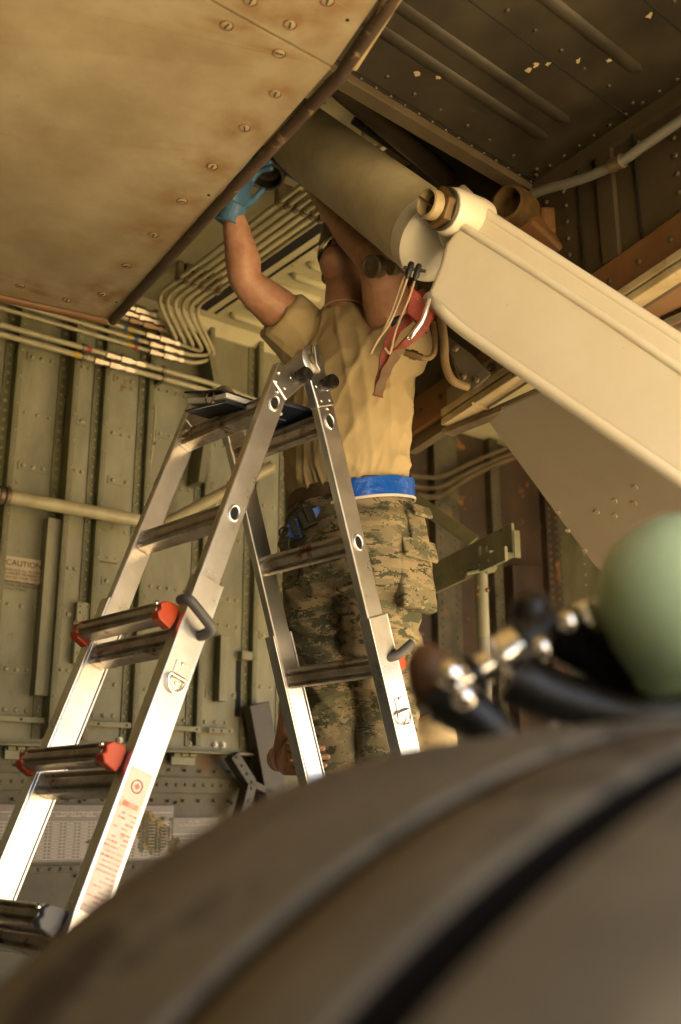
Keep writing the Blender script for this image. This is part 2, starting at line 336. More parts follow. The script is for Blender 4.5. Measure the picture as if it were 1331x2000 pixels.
MB().box(A((a[0] + b[0]) / 2, .02, a[2] + .02), E1 * .04, E2 * .018, UZ * .018).build('slot_bracket', 'primer', bw, bevel=.002)
# curved web bracket near the ladder top
pts = [wp(x, y, .1) for x, y in ((388, 650), (408, 690), (418, 740), (410, 800), (398, 870), (388, 940))]
m = MB()
for i in range(len(pts) - 1): m.hexa([pts[i], pts[i] + E1 * .03, pts[i] + E1 * .03 + E2 * .1, pts[i] + E2 * .1, pts[i + 1], pts[i + 1] + E1 * .03, pts[i + 1] + E1 * .03 + E2 * .1, pts[i + 1] + E2 * .1])
m.build('curved_bracket', 'primer_rib', bw)

for k, (x0, y0, x1, y1, lab) in enumerate(((140, 640, 122, 1000, 'thin black cable down the wide stiffener'), (300, 790, 262, 1390, 'thin olive cable down the middle wall panel'))):
    pts = [wp(x0 + (x1 - x0) * t + 5 * math.sin(t * 9 + k), y0 + (y1 - y0) * t, .012) for t in [i / 8 for i in range(9)]]
    cb = thing('wall_cable', pts[-1], lab, 'cable'); MB().tube(smoothpath(pts, 4), .004, 8).build('cable_run', ('black_plastic', 'tube_paint')[k], cb, True)
    for i in (1, 3, 5, 7): MB().box(pts[i], E1 * .011, E2 * .008, UZ * .006).build('cable_clamp', 'old_steel', cb, bevel=.002)
# caution placard
a = wp(8, 1084, .014); b = wp(84, 1143, .014); ua, ub = uvz(a)[0], uvz(b)[0]
pc = thing('caution_placard', A((ua + ub) / 2, .0, b.z), 'small cream caution placard riveted to the olive bay wall', 'placard')
MB().hexa([A(ua, .0, b.z), A(ub, .0, b.z), A(ub, .013, b.z), A(ua, .013, b.z), A(ua, .0, a.z), A(ub, .0, a.z), A(ub, .013, a.z), A(ua, .013, a.z)]).build('plate', 'placard_cream', pc)
cu_ = (ua + ub) / 2
text_mesh('CAUTION', .031, 'ink', pc, A(cu_, .0145, a.z - .034), E1, UZ)
text_mesh('REPLACE ALL INTERNAL\nSUPPORT MEMBERS INSIDE\nWATER TANK THAT ARE\nREMOVED FOR ACCESS\nTHESE MEMBERS ARE\nSTRUCTURAL', .0145, 'ink', pc, A(ua + .010, .0145, a.z - .056), E1, UZ, align='LEFT')

# ================================================================== LOWER DOOR with placards
dv = -.02
ld_ = thing('lower_door', A(-.6, dv, .05), 'dark olive hinged lower door below the bay wall with grey data placards', 'door panel')
MB().hexa([A(-3.2, dv - .03, .05), A(.75, dv - .03, .05), A(.75, dv, .05), A(-3.2, dv, .05), A(-3.2, dv - .03, zl + .06), A(.75, dv - .03, zl + .06), A(.75, dv - .0115, zl + .06), A(-3.2, dv - .0115, zl + .06)]).build('skin', 'primer_dark', ld_)
r = MB()
for z0, hgt in ((wp(200, 1530, dv).z, .03), (wp(200, 1695, dv).z, .012)):
    MB().hexa([A(-3.2, dv, z0 - hgt), A(.02, dv, z0 - hgt), A(.02, dv + .005, z0 - hgt), A(-3.2, dv + .005, z0 - hgt), A(-3.2, dv, z0 + hgt), A(.02, dv, z0 + hgt), A(.02, dv + .005, z0 + hgt), A(-3.2, dv + .005, z0 + hgt)]).build('band', 'primer_dark', ld_, bevel=.001)
    r.rivets(A(-1.9, dv + .005, z0), A(0, dv + .005, z0), .042, WALL_N, .008)
for z0 in (wp(200, 1562, dv).z, wp(200, 1500, dv).z): r.rivets(A(-1.9, dv, z0), A(0, dv, z0), .07, WALL_N, .0075, .002)
for px in (150, 340, 450): 
    u = uvz(wp(px, 1700, dv))[0]; r.rivets(A(u, dv, .7), A(u, dv, zl - .2), .06, WALL_N, .0075)
r.build('rivets', 'primer_dark', ld_, True, kind='stuff')
for px in (360, 40): # hinge
    p = wp(px, 1462, dv + .02); u = uvz(p)[0]
    hg = MB().box(A(u, dv + .012, zl - .035), E1 * .055, E2 * .006, UZ * .02).build('hinge', 'primer', ld_, bevel=.002)
    for k in (-1, 0, 1): MB().lathe(A(u + k * .036 - .014, dv + .026, zl - .016), E1, [(.009, 0), (.009, .028)], 10).build('knuckle', 'primer', hg, True)
# placards on the door
def placard(name, x0, y0, x1, y1, label, head, cells, hs):
    a = wp(x0, y0, dv + .003); b = wp(x1, y1, dv + .003); ua, ub = uvz(a)[0], uvz(b)[0]; v0, v1 = dv + .0005, dv + .0075
    t = thing(name, A((ua + ub) / 2, dv, b.z), label, 'placard')
    MB().hexa([A(ua, v0, b.z), A(ub, v0, b.z), A(ub, v1, b.z), A(ua, v1, b.z), A(ua, v0, a.z), A(ub, v0, a.z), A(ub, v1, a.z), A(ua, v1, a.z)]).build('plate', 'placard_grey', t)
    text_mesh(head, hs, 'ink_pale', t, A((ua + ub) / 2 + (.08 if cells else 0), v1 + .001, a.z - hs * 1.6), E1, UZ)
    m = MB(); H = a.z - b.z
    def line(u0, z0, u1, z1, wd=.0012):
        if abs(u1 - u0) > abs(z1 - z0): m.add([A(u0, v1 + .0008, z0 - wd), A(u1, v1 + .0008, z0 - wd), A(u1, v1 + .0008, z0 + wd), A(u0, v1 + .0008, z0 + wd)], [(0, 1, 2, 3)])
        else: m.add([A(u0 - wd, v1 + .0008, z0), A(u0 + wd, v1 + .0008, z0), A(u0 + wd, v1 + .0008, z1), A(u0 - wd, v1 + .0008, z1)], [(0, 1, 2, 3)])
    nr, nc = (11, 16) if cells else (3, 2)
    zt_ = a.z - H * (.30 if cells else .5)
    for i in range(nr + 1): line(ua + .01, zt_ - (zt_ - b.z - .01) * i / nr, ub - .01, zt_ - (zt_ - b.z - .01) * i / nr)
    for i in range(nc + 1): line(ua + .01 + (ub - ua - .02) * i / nc, zt_, ua + .01 + (ub - ua - .02) * i / nc, b.z + .01)
    if cells:
        line(ua + .01, a.z - H * .13, ub - .01, a.z - H * .13)
        for i in range(nr):
            for j in range(nc):
                u0 = ua + .01 + (ub - ua - .02) * (j + .25) / nc; z0 = zt_ - (zt_ - b.z - .01) * (i + .5) / nr
                line(u0, z0, u0 + (ub - ua) / nc * .5, z0, .0018)
        for i in range(7): line(ua + .25 + i * .06, a.z - H * .2, ua + .29 + i * .06, a.z - H * .2, .002)
    m.build('table_rules', 'ink_pale', t); return t, ua, ub, a.z, b.z
t1 = placard('data_placard', -120, 1570, 335, 1678, 'wide grey data placard with a table, torn at its corner', 'ON  -  MAIN GEAR  -  KC-135R', True, .025)
t2 = placard('tyre_placard', 330, 1597, 424, 1660, 'small grey tyre pressure placard beside the torn table', 'KC-135R\nTIRE PRESSURE-MAIN GEAR', False, .0125)
def blob(cx, cy, rx, ry, v, seed):
    n = 22; random.seed(seed)
    return [wp(cx + rx * math.cos(t) * random.uniform(.65, 1.2), cy + ry * math.sin(t) * random.uniform(.65, 1.2), v) for t in [2 * math.pi * k / n for k in range(n)]]
for k, (cx, cy, rx, ry) in enumerate(((300, 1628, 34, 42), (200, 1645, 30, 22), (340, 1650, 14, 16))):
    MB().prism(blob(cx, cy, rx, ry, dv + .0083 + k * .0004, k), E2 * .004).build('torn_patch', 'peel', t1[0])
# slanted frame at the door's end
fr = thing('corner_frame', wp(480, 1600, .05), 'dark riveted corner frame braces at the end of the lower door', 'frame brace')
Pz = lambda x, y: wp(x, y, .06)
for (a, b, w_) in (((452, 1475), (487, 1530), .022), ((487, 1530), (470, 1600), .022), ((500, 1375), (545, 1620), .05), ((487, 1530), (545, 1560), .014)):
    d = (Pz(*b) - Pz(*a)).normalized(); x = d.cross(E2).normalized() * w_
    MB().bar(Pz(*a), Pz(*b), x, E2 * .03).build('brace', 'frame_dark', fr, bevel=.003)
r = MB(); r.rivets(Pz(455, 1480) - E2 * .031, Pz(485, 1528) - E2 * .031, .035, WALL_N, .007); r.rivets(Pz(484, 1540) - E2 * .031, Pz(472, 1590) - E2 * .031, .035, WALL_N, .007); r.build('rivets', 'primer_dark', fr, True, kind='stuff')

# ================================================================== DARK END OF THE BAY (right of the man)
db = thing('end_bay_wall', A(1.8, -.3, .5), 'dark rust brown end wall of the bay with olive riveted posts', 'bay wall')
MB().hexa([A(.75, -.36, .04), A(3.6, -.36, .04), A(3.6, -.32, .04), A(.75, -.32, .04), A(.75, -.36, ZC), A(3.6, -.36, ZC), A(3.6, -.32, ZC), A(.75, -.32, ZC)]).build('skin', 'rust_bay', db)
MB().hexa([A(.75, -.32, .04), A(.78, -.32, .04), A(.78, .0, .04), A(.75, .0, .04), A(.75, -.32, ZC), A(.78, -.32, ZC), A(.78, .0, ZC), A(.75, .0, ZC)]).build('return_skin', 'primer_dark', db)
r = MB()
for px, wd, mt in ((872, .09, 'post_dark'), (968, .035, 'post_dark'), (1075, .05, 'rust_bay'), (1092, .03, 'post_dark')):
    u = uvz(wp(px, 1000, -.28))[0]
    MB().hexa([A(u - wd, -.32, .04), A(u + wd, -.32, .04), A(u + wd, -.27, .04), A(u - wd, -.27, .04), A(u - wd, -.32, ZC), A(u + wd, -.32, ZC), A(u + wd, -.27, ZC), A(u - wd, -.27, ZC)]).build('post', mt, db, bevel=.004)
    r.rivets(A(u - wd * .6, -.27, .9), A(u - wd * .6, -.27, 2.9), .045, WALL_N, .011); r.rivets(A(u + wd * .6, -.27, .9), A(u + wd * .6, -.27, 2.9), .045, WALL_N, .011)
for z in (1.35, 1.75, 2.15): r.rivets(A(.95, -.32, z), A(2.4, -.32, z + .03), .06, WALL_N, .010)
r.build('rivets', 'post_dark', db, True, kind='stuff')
u1 = uvz(wp(1000, 1150, -.28)); a = wp(1000, 1105, -.25); b = wp(1055, 1270, -.25)
MB().hexa([A(uvz(a)[0], -.32, .6), A(uvz(b)[0], -.32, .6), A(uvz(b)[0], -.24, .6), A(uvz(a)[0], -.24, .6), A(uvz(a)[0], -.32, a.z), A(uvz(b)[0], -.32, a.z + .03), A(uvz(b)[0], -.24, a.z + .03), A(uvz(a)[0], -.24, a.z)]).build('access_box', 'rust_bay', db, bevel=.004)
for k, (y0, y1) in enumerate(((925, 900), (945, 915), (962, 925))):
    tb = MB().tube(smoothpath([wp(800, y0 + 4, .1), wp(860, y0 + 6, -.15), wp(930, y1, -.2), wp(1030, y1 - 42, -.15), wp(1120, y1 - 80, -.1)]), .012 + .004 * (k == 2), 8).build('brown_tube', 'wall_dirty', None, True)
    tag(tb, ['upper thin brown tube in the dark end bay', 'middle thin brown tube in the dark end bay', 'thicker lowest brown tube in the dark end bay'][k], 'tube', 'brown tubes in the dark end bay')
ob_ = thing('outboard_bulkhead', A(2.25, .7, .05), 'plain olive outboard bulkhead added to block light from the right of the bay', 'bay wall')  # shows as an olive strip; added to keep side light off the end bay
MB().hexa([A(2.25, -.31, .05), A(2.29, -.31, .05), A(2.29, 2.5, .05), A(2.25, 2.5, .05), A(2.25, -.31, ZC - .01), A(2.29, -.31, ZC - .01), A(2.29, 2.5, ZC - .01), A(2.25, 2.5, ZC - .01)]).build('skin', 'primer', ob_)
r = MB()
for k in range(6): r.rivets(A(2.25, -.1 + .3 * k, .9), A(2.25, -.1 + .3 * k, 2.6), .06, -E1, .009)
r.build('rivets', 'primer', ob_, True, kind='stuff')
# beam and post
bm_ = thing('support_beam', atY(930, 1100, 4.2), 'olive angle beam with bracket on a grey-tipped support post', 'support beam')
a, b = atY(800, 1150, 4.6), atY(1003, 1050, 3.75)
d = (b - a).normalized(); up = (UZ - d * UZ.dot(d)).normalized(); sd_ = d.cross(up)
MB().bar(a, b, sd_ * .006, up * .055).build('web', 'primer', bm_, bevel=.002)
MB().bar(a - up * .062 + sd_ * .045, b - up * .062 + sd_ * .045, sd_ * .055, up * .006).build('flange', 'primer', bm_, bevel=.002)
MB().bar(a.lerp(b, .25) - up * .095 + sd_ * .1, b.lerp(a, -.13) - up * .095 + sd_ * .1, sd_ * .006, up * .026).build('lower_angle', 'primer', bm_, bevel=.002)
r = MB(); r.rivets(a.lerp(b, .3) - up * .095 + sd_ * .107, b - up * .095 + sd_ * .107, .035, sd_, .006); r.rivets(a - up * .0555 + sd_ * .06, b - up * .0555 + sd_ * .06, .05, up, .006); r.build('rivets', 'primer', bm_, True, kind='stuff')
MB().bar(b + d * .02 - up * .03, b + d * .026 - up * .03, sd_ * .012, up * .05).build('end_plate', 'primer_rib', bm_)
pt = atY(940, 1128, 3.8); pb = V((pt.x - .005, pt.y + .02, .2))
MB().box(pt + UZ * .02, V((.055, 0, .012)), V((0, .03, 0)), UZ * .006).build('bracket_plate', 'primer', bm_, bevel=.002)
for k in (-1, 1): MB().box(pt + V((.012 * k + .01, 0, .06)), V((.003, 0, 0)), V((0, .025, 0)), UZ * .05).build('bracket_ear', 'primer', bm_)
zs = atY(935, 1245, 3.8).z
po = MB().tube([V((pt.x, pt.y, zs)), pt + UZ * .015], [.024, .024], 16).build('post', 'primer', bm_, True)
MB().tube([pb, V((pt.x, pt.y, zs))], [.0235, .0235], 16).build('post_sleeve', 'post_grey', bm_, True)
for k, (dx, dz) in enumerate(((-.017, -.04), (.017, -.05), (-.017, -.065))): MB().lathe(V((pt.x + dx, pt.y - .016, pt.z + dz)), V((dx * 20, -1, 0)), [(.008, 0), (.008, .006), (.004, .008)], 8).build('bolt', 'brass', po)
d1, d2 = atY(795, 965, 4.6), atY(925, 1058, 4.3)
br = MB().bar(d1, d2, V((.0, .02, 0)), (d2 - d1).normalized().cross(V((0, 1, 0))) * .035).build('diagonal_brace', 'primer_rib', None, bevel=.003)
tag(br, 'slanting olive brace running down behind the support beam', 'brace')

# ================================================================== BAY CEILING
ce = thing('bay_ceiling', A(0, 1.2, ZC), 'cream beaded sheet metal ceiling of the bay above the mechanic', 'bay ceiling')
MB().prism([A(-3.4, -.4, ZC), A(2.4, -.4, ZC), A(2.4, 2.5, ZC), A(-.66, 2.5, ZC), A(-.66, 5.6, ZC), A(-3.4, 5.6, ZC)], UZ * .1).build('skin', 'ceiling_cream', ce)
DN = -UZ
us1 = uvz(atZ(407, 600, ZC))[0]; us2 = uvz(atZ(640, 420, ZC))[0]; us = (us1 + us2) / 2
def strip(u, wd, v0, v1, z, th, name, mt, par): return MB().hexa([A(u - wd, v0, z - th), A(u + wd, v0, z - th), A(u + wd, v1, z - th), A(u - wd, v1, z - th), A(u - wd, v0, z), A(u + wd, v0, z), A(u + wd, v1, z), A(u - wd, v1, z)]).build(name, mt, par)
strip(us, .03, .12, 2.6, ZC - .001, .004, 'dark_slot', 'hole_dark', ce)
strip(us + .075, .004, .12, 2.6, ZC - .001, .004, 'joint', 'hole_dark', ce)
strip(us - .58, .028, 1.35, 2.0, ZC - .001, .012, 'dark_slot', 'hole_dark', ce)
MB().hexa([A(-3.2, 0, ZC - .05), A(.75, 0, ZC - .05), A(.75, .008, ZC - .05), A(-3.2, .008, ZC - .05), A(-3.2, 0, ZC - .001), A(.75, 0, ZC - .001), A(.75, .06, ZC - .001), A(-3.2, .06, ZC - .001)]).build('edge_angle', 'ceiling_cream', ce)
r = MB()
for v in [.16 + .115 * k for k in range(17)]:
    for ua, ub in ((us + .13, us + .36), (us + .44, us + .70), (us - .95, us - .72)):
        MB().tube([A(ua, v, ZC + .006), A(ua + .02, v, ZC - .004), A(ub - .02, v, ZC - .004), A(ub, v, ZC + .006)], [.012, .022, .022, .012], 10).build('bead', 'ceiling_cream', ce, 'all')
for u in (us + .1, us + .40, us + .73, us - .66, us - .5, us - .42): r.rivets(A(u, .1, ZC), A(u, 2.3, ZC), .04, DN, .006, .002)
r.rivets(A(-1.2, .03, ZC - .012), A(.7, .03, ZC - .012), .035, DN, .006)
r.rivets(A(-1.2, .009, ZC - .03), A(.7, .009, ZC - .03), .035, WALL_N, .007)
r.build('rivets', 'ceiling_cream', ce, True, kind='stuff')
# hydraulic tubes: along the wall, up a bend, then across the ceiling
zt2 = ZC - .07
cl = [(529, 407), (545, 415), (560, 425), (576, 428), (592, 436), (605, 442)]
cu0 = uvz(atZ(*cl[0], zt2))[0]; cu5 = uvz(atZ(*cl[5], zt2))[0]
bend = [(301, 615), (316, 632), (332, 648), (348, 671), (363, 691), (371, 708)]
clampv = [.42, 1.12, 1.75]
for i in range(6):
    u = cu0 + (cu5 - cu0) * i / 5; ub, _, zb = uvz(wp(*bend[i], .07)); ub = ub + .03
    du = min(ub + .02, u - .01)
    path = fillet([A(-2.3, .07, zb), A(ub, .07, zb), A(max(ub + .09, u - .03), .09, zt2 - .12), A(u, .22, zt2), A(u, 2.35, zt2)], .085)
    t = thing('hydraulic_tube', A(ub, .07, zb), ['hydraulic tube bent from the wall to the ceiling, highest on the wall', 'second highest bent hydraulic tube on the bay wall', 'bent hydraulic tube with brown coupling, third down on the wall', 'bent hydraulic tube with pale coupling, fourth down on the wall', 'bent hydraulic tube with yellow and blue bands, fifth down on the wall', 'lowest of the hydraulic tubes bending up to the ceiling'][i], 'tube', 'hydraulic tubes bending up to the ceiling')
    MB().tube(path, .0092, 10).build('tube_run', 'tube_paint', t, True)
    for k, v in enumerate(clampv): MB().lathe(A(u, v, zt2), -E2, [(.013, -.012), (.017, -.012), (.017, -.004), (.013, -.002), (.013, .004), (.017, .006), (.017, .014), (.013, .014)], 10).build('clamp', 'old_steel', t, True)
    MB().box(A(u, .42, zt2 + .035), E1 * .012, E2 * .012, UZ * .036).build('standoff', 'old_steel', t); MB().box(A(u, 1.12, zt2 + .035), E1 * .016, E2 * .012, UZ * .036).build('standoff', 'old_steel', t)
    uc = ub - .10 - .02 * (i % 3)
    mt = 'brass' if i == 2 else 'fitting'
    MB().lathe(A(uc, .07, zb), E1, [(.012, -.09), (.017, -.085), (.017, -.05), (.0125, -.05), (.0125, -.02), (.019, -.02), (.019, .025), (.013, .025), (.013, .05), (.016, .05), (.016, .075), (.011, .08)], 6).build('coupling', mt, t)
    for k, bn in enumerate((('band_yellow', 'band_blue', 'band_red')[i % 3], ('band_blue', 'band_yellow', 'band_yellow')[i % 3])): MB().lathe(A(uc - .16 - .03 * k, .07, zb), E1, [(.0112, 0), (.0112, .018)], 10).build('colour_band', bn, t)
for i, (y0, y1, lab) in enumerate(((640, 738, 'upper straight hydraulic tube with couplings below the bent tubes'), (655, 757, 'lowest straight hydraulic tube, running right to the ladder top'))):
    a = uvz(wp(0, y0, .1)); b = uvz(wp(400, y1 + 2, .1)); zz = (a[2] + b[2]) / 2
    t = thing('wall_tube', A(b[0], .1, zz), lab, 'tube', 'straight hydraulic tubes')
    MB().tube(fillet([A(-2.3, .1, zz), A(b[0] + .06, .1, zz), A(b[0] + .34, .1, zz - .03), A(b[0] + .45, .1, zz - .14)], .08), .0115, 10).build('tube_run', 'tube_paint', t, True)
    uc = b[0] - .38 - .05 * i
    MB().lathe(A(uc, .1, zz), E1, [(.013, -.09), (.018, -.085), (.018, -.05), (.0135, -.05), (.0135, -.02), (.020, -.02), (.020, .025), (.014, .025), (.014, .05), (.017, .05), (.017, .09), (.012, .09)], 6).build('coupling', 'fitting', t)
    MB().lathe(A(uc - .18, .1, zz), E1, [(.0122, 0), (.0122, .03)], 10).build('colour_band', ('band_red', 'band_yellow')[i], t)
    for k in range(4):
        uu = b[0] - .2 - .36 * k; MB().lathe(A(uu, .1, zz), E1, [(.012, -.008), (.018, -.008), (.018, .008), (.012, .008)], 10).build('clamp', 'old_steel', t, True); MB().box(A(uu, .055, zz), E1 * .008, E2 * .045, UZ * .01).build('standoff', 'old_steel', t)
# wide tubes lower on the wall
a, b = wp(-150, 938, .12), wp(288, 1021, .12); t = thing('wide_tube', b, 'thick olive tube across the bay wall stiffeners, ending at the ladder', 'tube')
a.z = b.z = (a.z + b.z) / 2
MB().tube([a, b], .026, 14).build('tube_run', 'tube_paint', t, True)
q = wp(8, 965, .12); MB().lathe(V((q.x, q.y, a.z)), E1, [(.026, -.02), (.035, -.02), (.035, -.005), (.028, 0), (.035, .005), (.035, .02), (.026, .02)], 14).build('collar', 'old_steel', t, True)
a, b = wp(325, 1022, .06), wp(470, 938, .06) - E2 * .25; t = thing('elbow_tube', a, 'thick olive tube slanting upward behind the ladder rails', 'tube')
MB().tube([a, b], .024, 14).build('tube_run', 'tube_paint', t, True)
MB().lathe(a.lerp(b, .62), (b - a), [(.025, -.012), (.033, -.012), (.033, .012), (.025, .012)], 14).build('collar', 'tube_paint', t, True)

# ================================================================== BELLY PANEL (upper left)
ZB = 2.55
c0, c1, c2, cl_ = atZ(215, 622, ZB), atZ(650, 140, ZB), atZ(738, 0, ZB), atZ(0, 574, ZB)
far = c2 + (c2 - c1).normalized() * 2.2; lf = cl_ + (cl_ - c0).normalized() * 3.0; back = lf + (far - c0)
s0, s1 = atZ(410, 0, ZB), atZ(648, 131, ZB); sdv = (s0 - s1).normalized(); seam_far = s1 + sdv * 3.4
bp = thing('belly_panel', c0, 'tan screwed belly skin panel with rust stains and a rubber edge seal', 'aircraft panel')
screws = [(443, 50), (567, 48), (546, 104), (538, 183), (478, 250), (415, 325), (356, 393), (300, 459), (248, 519), (200, 575), (131, 586), (40, 558), (640, 2), (490, 2), (468, -60)]
sp = [atZ(x, y, ZB) for x, y in screws]
sr = [random.uniform(.035, .085) for _ in sp]; sw_ = [random.uniform(.6, 1) for _ in sp]
def sheet(poly, name, gap):
    # fine sheet so that stain values can sit around each screw
    bm = bmesh.new(); vs = [bm.verts.new(p - c0) for p in poly]; bm.faces.new(vs)
    bmesh.ops.triangulate(bm, faces=bm.faces)
    ex = bmesh.ops.extrude_face_region(bm, geom=bm.faces[:]); top = [e for e in ex['geom'] if isinstance(e, bmesh.types.BMVert)]
    for v in top: v.co.z += .03
    bmesh.ops.recalc_face_normals(bm, faces=bm.faces)
    for _ in range(8):
        es = [e for e in bm.edges if e.calc_length() > .05 and min((e.verts[0].co + c0 - q).length for q in sp) < .8]
        if not es: break
        bmesh.ops.subdivide_edges(bm, edges=es, cuts=1, use_grid_fill=True); bmesh.ops.triangulate(bm, faces=bm.faces)
    me = bpy.data.meshes.new(name); bm.to_mesh(me); bm.free(); me.materials.append(MATS['belly_paint'])
    at = me.attributes.new('stain', 'FLOAT', 'POINT')
    for i, v in enumerate(me.vertices):
        p = v.co + c0; s = max(math.exp(-((p - q).length / sr[k]) ** 2) * sw_[k] for k, q in enumerate(sp))
        n = mnoise.noise(p * 4) * .5 + .5
        e = min(abs((p - c0).cross((c1 - c0).normalized()).length), abs((p - c0).cross((cl_ - c0).normalized()).length))
        at.data[i].value = min(1, s + math.exp(-e / .10) * .5 * n + max(0, n - .62) * .5)
    ob = bpy.data.objects.new(name, me); COL.objects.link(ob); ob.parent = bp; return ob
gap = (c2 - c1).normalized() * .004
sheet([c0, c1 - gap * 0, s1 - gap, seam_far - gap, lf + (seam_far - lf) * .0 + V((0, 0, 0)), lf], 'lower_sheet', 0) if False else sheet([c0, s1 - gap, seam_far - gap, lf], 'lower_sheet', 0)
sheet([s1 + gap, c2, far, seam_far + gap], 'upper_sheet', 0)
MB().prism([p + UZ * .031 for p in (c0 + E1 * -.03 - E2 * .03, s1 - E1 * .03, far - E1 * .1, back, lf - E2 * .03)], UZ * .6).build('inner_box', 'wall_dirty', bp)
for q in sp:
    sc = MB().lathe(q + UZ * .001, DN, [(.0112, 0), (.0104, .0016), (.0098, .0019)], 16).build('screw', 'belly_paint', bp, True)
    a = random.uniform(0, 3); d = V((math.cos(a), math.sin(a), 0)); MB().box(q - UZ * .0009, d * .008, UZ.cross(d) * .0015, UZ * .0013).build('slot', 'ink', sc)
    MB().torus(q - UZ * .0002, V((1, 0, 0)), V((0, 1, 0)), .0130, .0013, 18, 6).build('recess_ring', 'brown_rail', sc, True)
for q in ((679, 39), (408, 381), (228, 590)): MB().lathe(atZ(*q, ZB), DN, [(.004, -.001), (.004, .0008)], 10).build('hole', 'hole_dark', bp)
pth = fillet([c0 - (c1 - c0).normalized() * .01, c0.lerp(c1, .3), c0.lerp(c1, .6), c1 + V((.008, 0, 0)), c2 + V((.012, 0, 0)), far], .03, 3)
MB().tube([p + V((.012, 0, -.004)) + UZ * (.002 * math.sin(i * 1.7)) for i, p in enumerate(pth)], .0145, 10).build('edge_seal', 'seal_rubber', bp, True)
MB().tube([c0 + V((-.01, .012, -.002)), lf + V((0, .012, -.002))], .0135, 10).build('edge_seal', 'brown_rail', bp, True)
l0, l1 = atZ(672, 130, ZB - .002), atZ(752, 0, ZB - .002); ldv = (l1 - l0).normalized()
MB().bar(l0 + V((.012, 0, 0)), l1 + ldv * 2 + V((.012, 0, 0)), V((.014, .004, 0)), UZ * .01).build('lip_strip', 'lip_cream', bp, bevel=.004)

kw = thing('light_block_wall', A(-3.1, 2.5, .6), 'unseen olive wall added to block light from the left of the bay', 'bay wall')  # out-of-frame wall added to block light coming from the left
MB().hexa([A(-3.24, -.1, .05), A(-3.2, -.1, .05), A(-3.2, 5.5, .05), A(-3.24, 5.5, .05), A(-3.24, -.1, ZC), A(-3.2, -.1, ZC), A(-3.2, 5.5, ZC), A(-3.24, 5.5, ZC)]).build('skin', 'primer_dark', kw)
for k in range(7): MB().box(A(-3.17, .4 + .8 * k, 1.9), E1 * .03, E2 * .02, UZ * 1.3).build('stiffener', 'primer_rib', kw, bevel=.003)

# ================================================================== WING SKIN (upper right)
ZW = 2.7
w0, wc, wr = atZ(655, 140, ZW), atZ(1035, 368, ZW), atZ(1331, 170, ZW)
rw = (wr - wc).normalized(); lw = (w0 - wc).normalized()
wext = wr + rw * 2.75; w00 = w0 + lw * .25; wl = w00 + (wext - wc)
ws = thing('wing_skin', wc, 'dirty dark olive wing underside with ribs and paint chips', 'aircraft panel')
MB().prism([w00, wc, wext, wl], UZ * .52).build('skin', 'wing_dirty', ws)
r = MB()
def inward(p): return p
for f, rr in ((.012, 0), (.15, 1), (.23, 1), (.345, 0), (.46, 1), (.60, 0), (.74, 1), (.9, 0)):
    a = wc + rw * (f * .95 + .02); b = a - (wc - w00)
    if rr: MB().tube([a - (a - b).normalized() * .06 + UZ * .024, a - (a - b).normalized() * .14 + UZ * .022, b + UZ * .022], [.012, .028, .028], 16).build('bead', 'wing_dirty', ws, 'all')
    else:
        MB().bar(a, b, rw * .0015, UZ * .0015).build('joint', 'hole_dark', ws)
    if not rr: r.rivets(a + rw * .035 + lw * .05, b + rw * .035, .085, DN, .007, .003)
r.rivets(wc + rw * .02 + lw * .02, wc + rw * .02 - lw * -1.0, .045, DN, .007); r.rivets(wc + lw * .03 + rw * .05, wc + lw * .03 + rw * 1.2, .05, DN, .007)
r.build('rivets', 'wing_dirty', ws, True, kind='stuff')
random.seed(11)
for k, (x, y) in enumerate(((1032, 137), (1048, 128), (1070, 126), (815, 145), (858, 152), (1270, 30), (1130, 118), (1190, 118))):
    c = atZ(x, y, ZW - .0006); n = 10
    MB().prism([c + V((math.cos(t), math.sin(t), 0)) * random.uniform(.003, .011) for t in [2 * math.pi * i / n for i in range(n)]], UZ * .0004).build('paint_chip', 'lip_cream', ws)
MB().bar(w00 - UZ * .012, wc - UZ * .012, lw.cross(UZ) * .02, UZ * .011).build('edge_angle', 'wall_dirty', ws, bevel=.002)
